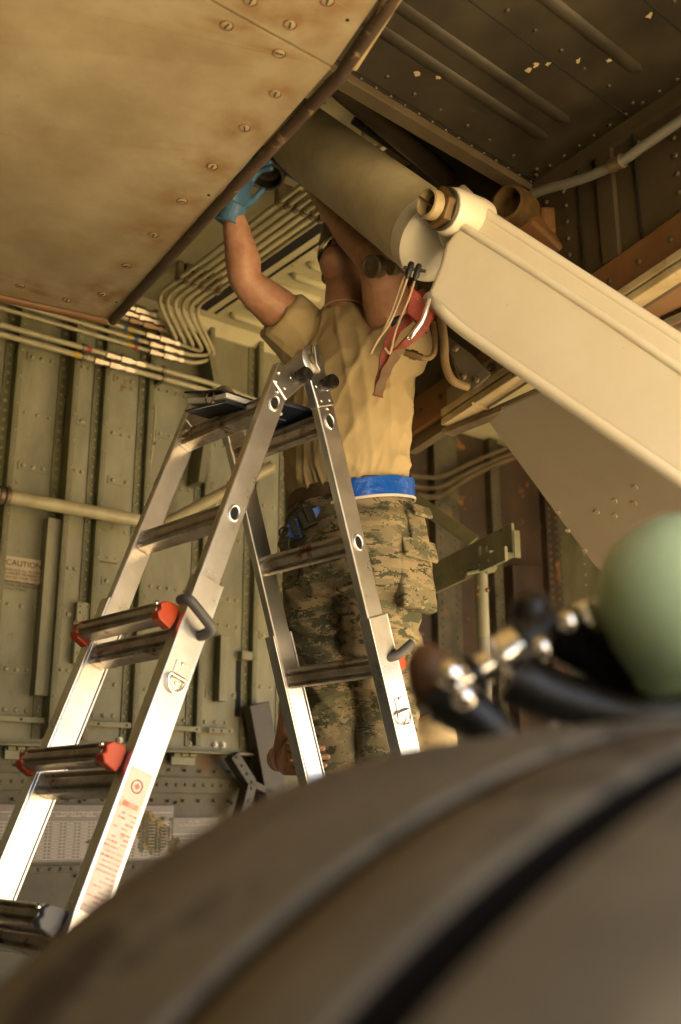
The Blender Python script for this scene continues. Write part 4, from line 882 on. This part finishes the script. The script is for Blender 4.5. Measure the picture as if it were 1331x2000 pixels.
# trousers
hipc = belt - UZ * .16
def tf(p, n):
    q = p - belt
    rid = lambda u, v, w_: max(0, 1 - 2.6 * abs(mnoise.noise(V((u, v, w_)))))
    return .012 * rid(q.dot(lt) * 7 + q.z * 5, q.dot(fc) * 6, q.z * 6 + 2) ** 2 + .010 * rid(q.dot(lt) * 5, q.dot(fc) * 5 + q.z * 4, q.z * 13) ** 2 + .006 * mnoise.noise(V((q.x * 5, q.y * 5, q.z * 12)))
m = MB()
m.rings([ell(belt + UZ * .035, lt * .168, fc * .132), ell(belt - UZ * .03, lt * .178, fc * .142), ell(belt - UZ * .12, lt * .196, fc * .150), ell(belt - UZ * .2, lt * .2, fc * .145), ell(belt - UZ * .27, lt * .17, fc * .11)])
feet = []
for s_, kn, an_ in ((-1, D(650, 1395, 3.05), D(668, 1660, 3.08)), (1, D(752, 1385, 3.0), D(755, 1660, 3.06))):
    hp = belt - UZ * .22 + lt * (.092 * s_)
    kn.z = belt.z - .52; an_.z = belt.z - .95
    limb(m, [hp, hp.lerp(kn, .5), kn, kn.lerp(an_, .4), an_], [.113, .102, .083, .080, .066]); feet.append(an_)
tr_ = fuse(m, .0068, 5, tf).build('trousers', 'camo', pn, 'all')
for (p0, x0, sc) in ((D(812, 1130, 2.80), lt, 1), (D(818, 1030, 2.84), lt, .55)):     # cargo pocket bellows and hip pocket flap
    mm = MB(); mm.box(p0 - lt * .006, lt * .022 * sc + fc * .006, fc * .065 * sc, UZ * .085 * sc - lt * .01); fuse(mm, .006, 8, lambda p, n: .004 * mnoise.noise(p * 22)).build('cargo_pocket', 'camo', tr_, 'all')
    MB().box(p0 + lt * .018 * (.5 + .5 * sc) + UZ * .075 * sc, lt * .004 + UZ * .004, fc * .066 * sc, UZ * .026 * sc - lt * .006).build('pocket_flap', 'camo', tr_, bevel=.006)
# boots
for an_ in feet:
    b0 = V((an_.x, an_.y, 0)); zf = .87
    mm = MB(); mm.ball(b0 + UZ * (zf + .05) + fc * .06, .045, .12, .045, (lt, fc, UZ)); mm.tube([an_ - UZ * .0, b0 + UZ * (zf + .06)], [.05, .05], 14); fuse(mm, .009, 4).build('boot', 'boot', pn, 'all')
# web belt, blue reflective band and buckle pieces
def band(z0, z1, grow, t0, t1, tilt, name, mt, par, n=40):
    R_ = []
    for i in range(n + 1):
        t = t0 + (t1 - t0) * i / n; a, b = math.cos(t), math.sin(t)
        q = belt + lt * (.178 + grow) * math.copysign(abs(a) ** .9, a) + fc * (.146 + grow) * math.copysign(abs(b) ** .9, b) + UZ * (tilt * b)
        o_ = (lt * a + fc * b).normalized()
        R_.append([q + UZ * z0, q + UZ * z1, q + UZ * z1 + o_ * .003, q + UZ * z0 + o_ * .003])
    return MB().rings(R_).build(name, mt, par, True)
band(-.012, .026, .001, 0, 2 * math.pi, -.012, 'web_belt', 'webbing', pn)
bb = band(-.022, .030, .008, -1.6, 1.15, -.03, 'reflective_belt', 'belt_blue', pn)
band(-.028, -.021, .010, -1.6, 1.2, -.03, 'belt_edge', 'belt_white', bb)
q0, q1, q2, q3 = D(665, 993, 2.83), D(625, 1010, 2.83), D(600, 1012, 2.82), D(572, 1030, 2.83)
wx = (q1 - q0).normalized(); wy = UZ - wx * UZ.dot(wx); wy.normalize(); wz = wx.cross(wy)
MB().bar(q0, q1, wy * .024, wz * .002).build('belt_clear_strip', 'belt_silver', bb, bevel=.001)
MB().box(q1 + wx * .004, wx * .014, wy * .03, wz * .004).build('belt_keeper', 'belt_blue', bb, bevel=.002)
MB().box(q2, wx * .022, wy * .026, wz * .009).build('buckle', 'black_plastic', bb, bevel=.005)
MB().box(q2 - wx * .006 + wy * .004 - wz * .011, wx * .008, wy * .022, wz * .003).build('buckle_prong', 'black_plastic', bb, bevel=.003)
MB().prism([q3 + wx * -.022 + wy * .022, q3 + wx * .012 + wy * .012, q3 + wx * .016 - wy * .024, q3 - wx * .012 - wy * .034], wz * .006).build('belt_end', 'belt_blue', bb, bevel=.001)
MB().box(q3 + wx * -.004 - wy * .004 - wz * .004, (wx * .9 + wy * .2).normalized() * .009, wy * .026, wz * .006).build('belt_slider', 'black_plastic', bb, bevel=.003)
MB().torus(D(556, 1040, 2.83), wx, wy, .011, .006, 18, 8).build('belt_toggle', 'black_plastic', bb, True)
MB().tube(smoothpath([D(566, 1045, 2.83), D(563, 1065, 2.83), D(566, 1075, 2.83)]), .004, 8).build('belt_cord', 'black_plastic', bb, True)
# gloved hands
def hand(w_, d_, pn_, th, name, curl, mt='glove', par=None, cuff=True):
    d_ = d_.normalized(); pn_ = (pn_ - d_ * pn_.dot(d_)).normalized(); sx = d_.cross(pn_).normalized() * th
    m = MB(); m.tube([w_ - d_ * .035, w_ - d_ * .01, w_ + d_ * .02], [.038, .0355, .036], 18)
    m.ball(w_ + d_ * .06, .043, .055, .018, (sx, d_, pn_)); m.ball(w_ + d_ * .04, .036, .05, .021, (sx, d_, pn_)); m.ball(w_ + d_ * .085, .042, .026, .0145, (sx, d_, pn_))
    for k, (o_, L_) in enumerate(((.0335, .072), (.0112, .082), (-.0112, .076), (-.0325, .06))):
        b0 = w_ + d_ * .095 + sx * o_; b1 = b0 + d_ * L_ * .45 + pn_ * L_ * .12 * curl; b2 = b1 + d_ * L_ * .25 + pn_ * L_ * .3 * curl; b3 = b2 + d_ * L_ * .08 + pn_ * L_ * .3 * curl
        m.tube(smoothpath([b0 - d_ * .03, b0, b1, b2, b3], 4), .0086, 10); m.ball(b3, .0084); m.ball(b0, .0105); m.ball(b1, .0094)
    t0 = w_ + d_ * .025 + sx * .03; t1 = t0 + d_ * .035 + sx * .025 + pn_ * .012; t2 = t1 + d_ * .035 + sx * .008 + pn_ * .012
    m.tube([t0 - sx * .015, t0, t1, t2], [.014, .014, .0115, .0095], 10); m.ball(t2, .0095)
    ob = fuse(m, .0026, 3, lambda p, n: .0012 * mnoise.noise(p * 60)).build(name, mt, par or pn, 'all')
    x_, y_, _ = frame(d_)
    if cuff: MB().torus(w_ - d_ * .034, x_, y_, .0385, .0028, 24, 6).build('glove_cuff', 'glove', ob, True); return ob
hand(wrL + (wrL - elL).normalized() * .01, D(500, 300, 2.98) - wrL, V((.8, -.4, .2)), 1, 'glove', .9)
hand(wrR, D(545, 285, 3.26) - wrR, V((.2, -.95, .2)), -1, 'glove', .5)

# ================================================================== SECOND PERSON (holding the ladder from behind)
sp_ = V((.12, 3.38, 0)); p2 = thing('person', sp_, 'person in tan shirt standing behind, hand gripping the ladder rail', 'person')
hnd = D(566, 1480, 3.0)
m = MB(); f2 = V((-.3, -.95, 0)).normalized(); l2 = V((.95, -.3, 0)).normalized()
h2 = sp_ + UZ * 1.60 + f2 * .02
m.ball(h2, .075, .095, .11, (l2, f2, UZ)); m.ball(h2 + f2 * .06 - UZ * .06, .05, .045, .05, (l2, f2, UZ)); m.ball(h2 + f2 * .10 - UZ * .01, .013, .02, .022, (l2, f2, UZ))
for s_ in (-1, 1): m.ball(h2 + l2 * .077 * s_, .01, .02, .03, (l2, f2, UZ))
m.tube([sp_ + UZ * 1.36, h2 - UZ * .07], [.06, .055], 16)
m.rings([ell(sp_ + UZ * .95, l2 * .15, f2 * .1), ell(sp_ + UZ * 1.38, l2 * .14, f2 * .08)])
wr2 = D(557, 1438, 3.04); el2 = D(592, 1325, 3.25); s2 = sp_ - l2 * .17 + UZ * 1.36
limb(m, [s2, el2, wr2], [.05, .042, .028])
s3 = sp_ + l2 * .17 + UZ * 1.34; limb(m, [s3, s3 - UZ * .28 + l2 * .03, s3 - UZ * .5 + f2 * .12], [.05, .04, .028])
m.ball(s3 - UZ * .5 + f2 * .16, .03, .06, .03, (l2, f2, UZ))
hand2 = (hnd + V((-.026, .055, .0)), V((.22, -.97, -.08)), V((.97, .25, 0)))
m.tube([wr2, hand2[0]], [.028, .03], 14); m.ball(hand2[0], .031)
fuse(m, .006, 3).build('body', 'skin', p2, 'all')
hand(*hand2, 1, 'hand', 1.7, 'skin', p2, False)
m = MB(); m.rings([ell(sp_ + UZ * .93, l2 * .185, f2 * .13), ell(sp_ + UZ * 1.1, l2 * .18, f2 * .135), ell(sp_ + UZ * 1.28, l2 * .19, f2 * .13), ell(sp_ + UZ * 1.38, l2 * .16, f2 * .1), ell(sp_ + UZ * 1.42, l2 * .07, f2 * .07)])
limb(m, [s2, el2, el2.lerp(wr2, .62)], [.07, .056, .043]); limb(m, [s3, s3 - UZ * .25 + l2 * .03], [.075, .062])
fuse(m, .009, 4, lambda p, n: .006 * mnoise.noise(p * 9)).build('shirt', 'shirt', p2, 'all')
m = MB(); m.rings([ell(sp_ + UZ * .97, l2 * .175, f2 * .125), ell(sp_ + UZ * .8, l2 * .185, f2 * .13), ell(sp_ + UZ * .72, l2 * .16, f2 * .1)])
for s_ in (-1, 1): limb(m, [sp_ + l2 * .09 * s_ + UZ * .8, sp_ + l2 * .1 * s_ + UZ * .45, sp_ + l2 * .11 * s_ + UZ * .1], [.1, .08, .07])
fuse(m, .011, 4).build('trousers', 'camo', p2, 'all')
for s_ in (-1, 1):
    mm = MB(); mm.ball(sp_ + l2 * .11 * s_ + f2 * .06 + UZ * .046, .05, .13, .046, (l2, f2, UZ)); mm.tube([sp_ + l2 * .11 * s_ + UZ * .05, sp_ + l2 * .11 * s_ + UZ * .2], .055, 14); fuse(mm, .01, 3).build('boot', 'boot', p2, 'all')
MB().ball(h2 + UZ * .03 - f2 * .012, .08, .1, .095, (l2, f2, UZ)).build('hair', 'skin_hair', p2, 'all')

# ================================================================== CLUTTER AT THE ARM END
rs = thing('red_streamer', D(790, 640, 2.5), 'frayed red safety strap and wires hanging under the brace arm', 'strap')
def ribbon(pts, wd, wx_, name, mt, par, th=.0025):
    pp = smoothpath(pts, 5); R_ = []
    for i, p in enumerate(pp):
        d_ = (pp[min(i + 1, len(pp) - 1)] - pp[max(0, i - 1)]).normalized(); x_ = (wx_ - d_ * wx_.dot(d_)).normalized(); y_ = d_.cross(x_); w2 = wd * (1 + .12 * math.sin(i * 1.3))
        R_.append([p - x_ * w2 - y_ * th, p + x_ * w2 - y_ * th, p + x_ * w2 + y_ * th, p - x_ * w2 + y_ * th])
    return MB().rings(R_).build(name, mt, par, True)
ribbon([D(815, 570, 2.5), D(838, 605, 2.48), D(822, 640, 2.46), D(790, 672, 2.46), D(765, 685, 2.47)], .014, V((1, .2, .5)), 'strap', 'red_strap', rs)
ribbon([D(800, 620, 2.5), D(770, 650, 2.49), D(755, 690, 2.48), D(745, 740, 2.48), D(738, 775, 2.48)], .012, V((1, .3, 0)), 'strap_tail', 'red_strap', rs)
ribbon([D(775, 690, 2.47), D(757, 720, 2.47), D(745, 750, 2.47), D(738, 772, 2.47)], .011, V((1, .3, 0)), 'worn_tag', 'webbing', rs)
MB().prism([D(800, 555, 2.46), D(850, 600, 2.46), D(835, 650, 2.46), D(795, 610, 2.46)], V((0, .012, 0))).build('red_plate', 'red_strap', rs, bevel=.003)
MB().tube(smoothpath([D(838, 585, 2.44), D(826, 625, 2.43), D(806, 652, 2.43), D(800, 660, 2.44)]), .0065, 10).build('steel_hook', 'chrome', rs, True)
for k, pts in enumerate((((800, 530), (785, 575), (762, 630), (738, 665), (725, 690)), ((815, 530), (800, 580), (775, 640), (765, 680), (760, 690), (752, 680)), ((795, 525), (782, 560), (768, 600), (752, 640), (735, 672)))):
    MB().tube(smoothpath([D(x, y, 2.42 + .01 * k) for x, y in pts]), .0028, 8).build('wire', 'wire', rs, True)
for (x, y) in ((800, 528), (815, 532)): MB().lathe(D(x, y, 2.42), V((-.3, 0, -1)), [(.006, -.02), (.0075, -.015), (.0075, .012), (.004, .02)], 10).build('wire_connector', 'black_plastic', rs, True)
MB().tube([D(788, 522, 2.42), D(832, 530, 2.42)], .004, 8).build('connector_bar', 'black_plastic', rs, True)
MB().lathe(D(763, 632, 2.5), V((1, -.3, .3)), [(.009, 0), (.011, .005), (.011, .025), (.007, .03)], 12).build('green_clip', 'navy', rs, True)
hs = thing('brake_hose', D(860, 700, 2.6), 'tan flexible hoses with brass unions looping below the arm', 'hose')
MB().tube(smoothpath([D(862, 620, 2.6), D(868, 670, 2.6), D(870, 710, 2.6), D(884, 742, 2.6), D(915, 756, 2.62)]), .0105, 12).build('hose_run', 'hose_tan', hs, True)
MB().tube(smoothpath([D(800, 690, 2.6), D(830, 700, 2.6), D(848, 690, 2.6), D(850, 655, 2.62), D(846, 630, 2.64)]), .007, 10).build('hose_run', 'hose_tan', hs, True)
MB().lathe(D(798, 690, 2.6), D(830, 700, 2.6) - D(798, 690, 2.6), [(.009, -.01), (.009, .004), (.012, .004), (.012, .022), (.009, .022), (.009, .035)], 6).build('union', 'brass', hs)
bkt = MB().prism([D(868, 650, 2.66), D(920, 690, 2.66), D(960, 730, 2.66), D(925, 760, 2.66), D(900, 740, 2.66)], V((0, .02, 0))).build('hose_bracket', 'wall_dirty', hs, bevel=.002)
for (x, y) in ((890, 680), (905, 735), (930, 742)): MB().lathe(D(x, y, 2.65), V((0, -1, -.3)), [(.009, 0), (.009, .006), (.004, .009)], 8).build('bolt', 'old_steel', bkt)
# dark round housing by the mechanic's hand
dh = thing('light_housing', A(us - .62, 1.75, ZC), 'dark round housing on the ceiling above the gloved hand', 'housing')
c = D(522, 330, 3.2); MB().lathe(c, V((-.1, -.3, -1)), [(.045, .03), (.05, .034), (.056, .03), (.06, -.02), (.05, -.04), (.03, -.045), (.03, .0), (.042, .004)], 28, False).build('shell', 'frame_dark', dh, True)
MB().tube([c, V((c.x, c.y, ZC))], .03, 12).build('stem', 'old_steel', dh, True)
MB().box(c + V((-.02, -.02, .02)), V((.03, 0, .01)), V((0, .02, 0)), V((0, 0, .03))).build('bracket', 'brass', dh, bevel=.004)

# ================================================================== TYRE
TR = .58; TC = V((.265, .641, TR)); tph = 1.043
tr_d = V((math.sin(tph), math.cos(tph), 0)); ta_ = V((math.cos(tph), -math.sin(tph), 0))
ty = thing('aircraft_tyre', V((TC.x, TC.y, 0)), 'large dusty ribbed aircraft tyre in the foreground', 'tyre')
GR = set(); prof = []
def addp(w_, r_): prof.append((w_, r_))
addp(-.21, .27); addp(-.27, .33); addp(-.295, .42); addp(-.295, .49); addp(-.29, .53); addp(-.277, .555); addp(-.26, .572)
ws_ = -.245
for gx, gw in ((-.015, .009), (.101, .020)):
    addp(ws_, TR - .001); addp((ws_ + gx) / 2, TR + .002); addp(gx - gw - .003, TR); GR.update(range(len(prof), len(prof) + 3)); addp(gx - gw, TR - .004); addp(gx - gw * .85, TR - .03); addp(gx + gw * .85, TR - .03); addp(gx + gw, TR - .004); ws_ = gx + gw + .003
addp(ws_, TR); addp(.19, TR - .004); addp(.21, .565); addp(.225, .545); addp(.24, .50); addp(.245, .42); addp(.22, .33); addp(.18, .27)
R_ = []; NT = 160
for w_, r_ in prof:
    R_.append([TC + ta_ * w_ + (tr_d * math.cos(t) + UZ * math.sin(t)) * r_ for t in [2 * math.pi * k / NT for k in range(NT)]])
tyo = MB().rings(R_, False).build('tread_and_sidewalls', 'tyre', ty, True)
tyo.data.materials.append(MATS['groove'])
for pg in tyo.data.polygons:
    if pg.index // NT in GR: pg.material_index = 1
MB().lathe(TC - ta_ * .15, ta_, [(.272, 0), (.285, .01), (.25, .03), (.24, .15), (.25, .27), (.285, .29), (.272, .30), (.2, .27), (.1, .26), (.09, .30), (.0, .30)], 40).build('wheel_rim', 'old_steel', ty, True)

# ================================================================== FOREGROUND BRAKE FITTINGS (out of focus)
bf = thing('brake_fitting', atY(930, 1350, 1.2), 'black and chrome hydraulic swivel fittings with hose above the tyre', 'hose fitting')
fY = .95
p0, p1 = atY(835, 1375, fY), atY(1075, 1225, fY); fd_ = (p1 - p0).normalized(); Lf = (p1 - p0).length; sc_ = Lf / 283.0
MB().lathe(p0, fd_, [(.0, -14 * sc_), (40 * sc_, -8 * sc_), (50 * sc_, 15 * sc_), (48 * sc_, 45 * sc_), (44 * sc_, 60 * sc_)], 24).build('cap_boot', 'black_plastic', bf, True)
MB().lathe(atY(850, 1345, fY), V((-.25, 0, 1)), [(46 * sc_, -30 * sc_), (48 * sc_, 20 * sc_), (40 * sc_, 62 * sc_), (20 * sc_, 84 * sc_), (2 * sc_, 90 * sc_)], 24).build('brown_boot', 'brown_boot', bf, True)
for a_, b_, r_, mt in ((50, 100, 36, 'chrome'), (102, 118, 42, 'black_plastic'), (118, 150, 30, 'chrome'), (165, 215, 44, 'chrome'), (215, 300, 50, 'black_plastic')):
    MB().lathe(p0, fd_, [(r_ * .8 * sc_, a_ * sc_), (r_ * sc_, (a_ + 4) * sc_), (r_ * sc_, (b_ - 4) * sc_), (r_ * .8 * sc_, b_ * sc_)], 20).build('coupling_nut' if mt == 'chrome' else 'swivel_body', mt, bf, True)
MB().ball(atY(1040, 1195, fY), .02).build('swivel_knob', 'black_plastic', bf, 'all')
MB().lathe(atY(1160, 1235, fY), V((.35, 0, -1)), [(.01, -.028), (.014, -.024), (.014, .024), (.01, .028)], 12).build('chrome_sleeve', 'chrome', bf, True)
MB().lathe(atY(1085, 1380, fY), V((.5, 0, -1)), [(.009, -.026), (.015, -.018), (.013, .018), (.009, .026)], 8).build('chrome_nipple', 'chrome', bf, True)
hp = smoothpath([p1, atY(1140, 1265, fY), atY(1230, 1310, fY), atY(1331, 1335, fY), atY(1480, 1345, fY), atY(1600, 1500, fY)], 14)
for k_, (x, y, r_) in enumerate(((880, 1318, .013), (905, 1362, .011), (1110, 1215, .010), (1058, 1265, .009))): MB().ball(atY(x, y, fY - .045), r_).build('chrome_fitting', 'chrome', bf, 'all')
MB().tube(hp, [.026 if i % 2 else .021 for i in range(len(hp))], 14).build('ribbed_hose', 'black_plastic', bf, True)
MB().tube(smoothpath([atY(880, 1375, fY), atY(960, 1430, fY), atY(990, 1600, fY + .05)]), .021, 12).build('lower_pipe', 'black_plastic', bf, True)
MB().tube(smoothpath([atY(1000, 1320, fY), atY(1080, 1360, fY), atY(1200, 1390, fY), atY(1331, 1400, fY)]), .024, 12).build('lower_hose', 'black_plastic', bf, True)
gc = thing('green_cap', atY(1300, 1200, .9), 'pale green plastic dome cap on the brake assembly', 'cap')
g0 = atY(1345, 1182, .9); gd = V((-.5, -.2, .62)).normalized()
MB().lathe(g0 - gd * .07, gd, [(r_ * .78, h_ * .78) for r_, h_ in ((.075, .03), (.092, .036), (.097, .06), (.094, .10), (.083, .14), (.064, .168), (.04, .184), (.015, .19))], 32).build('dome', 'green_plastic', gc, True)
MB().torus(g0 - gd * .03, *frame(gd)[:2], .074, .004, 30, 8).build('rim_ring', 'green_plastic', gc, True)
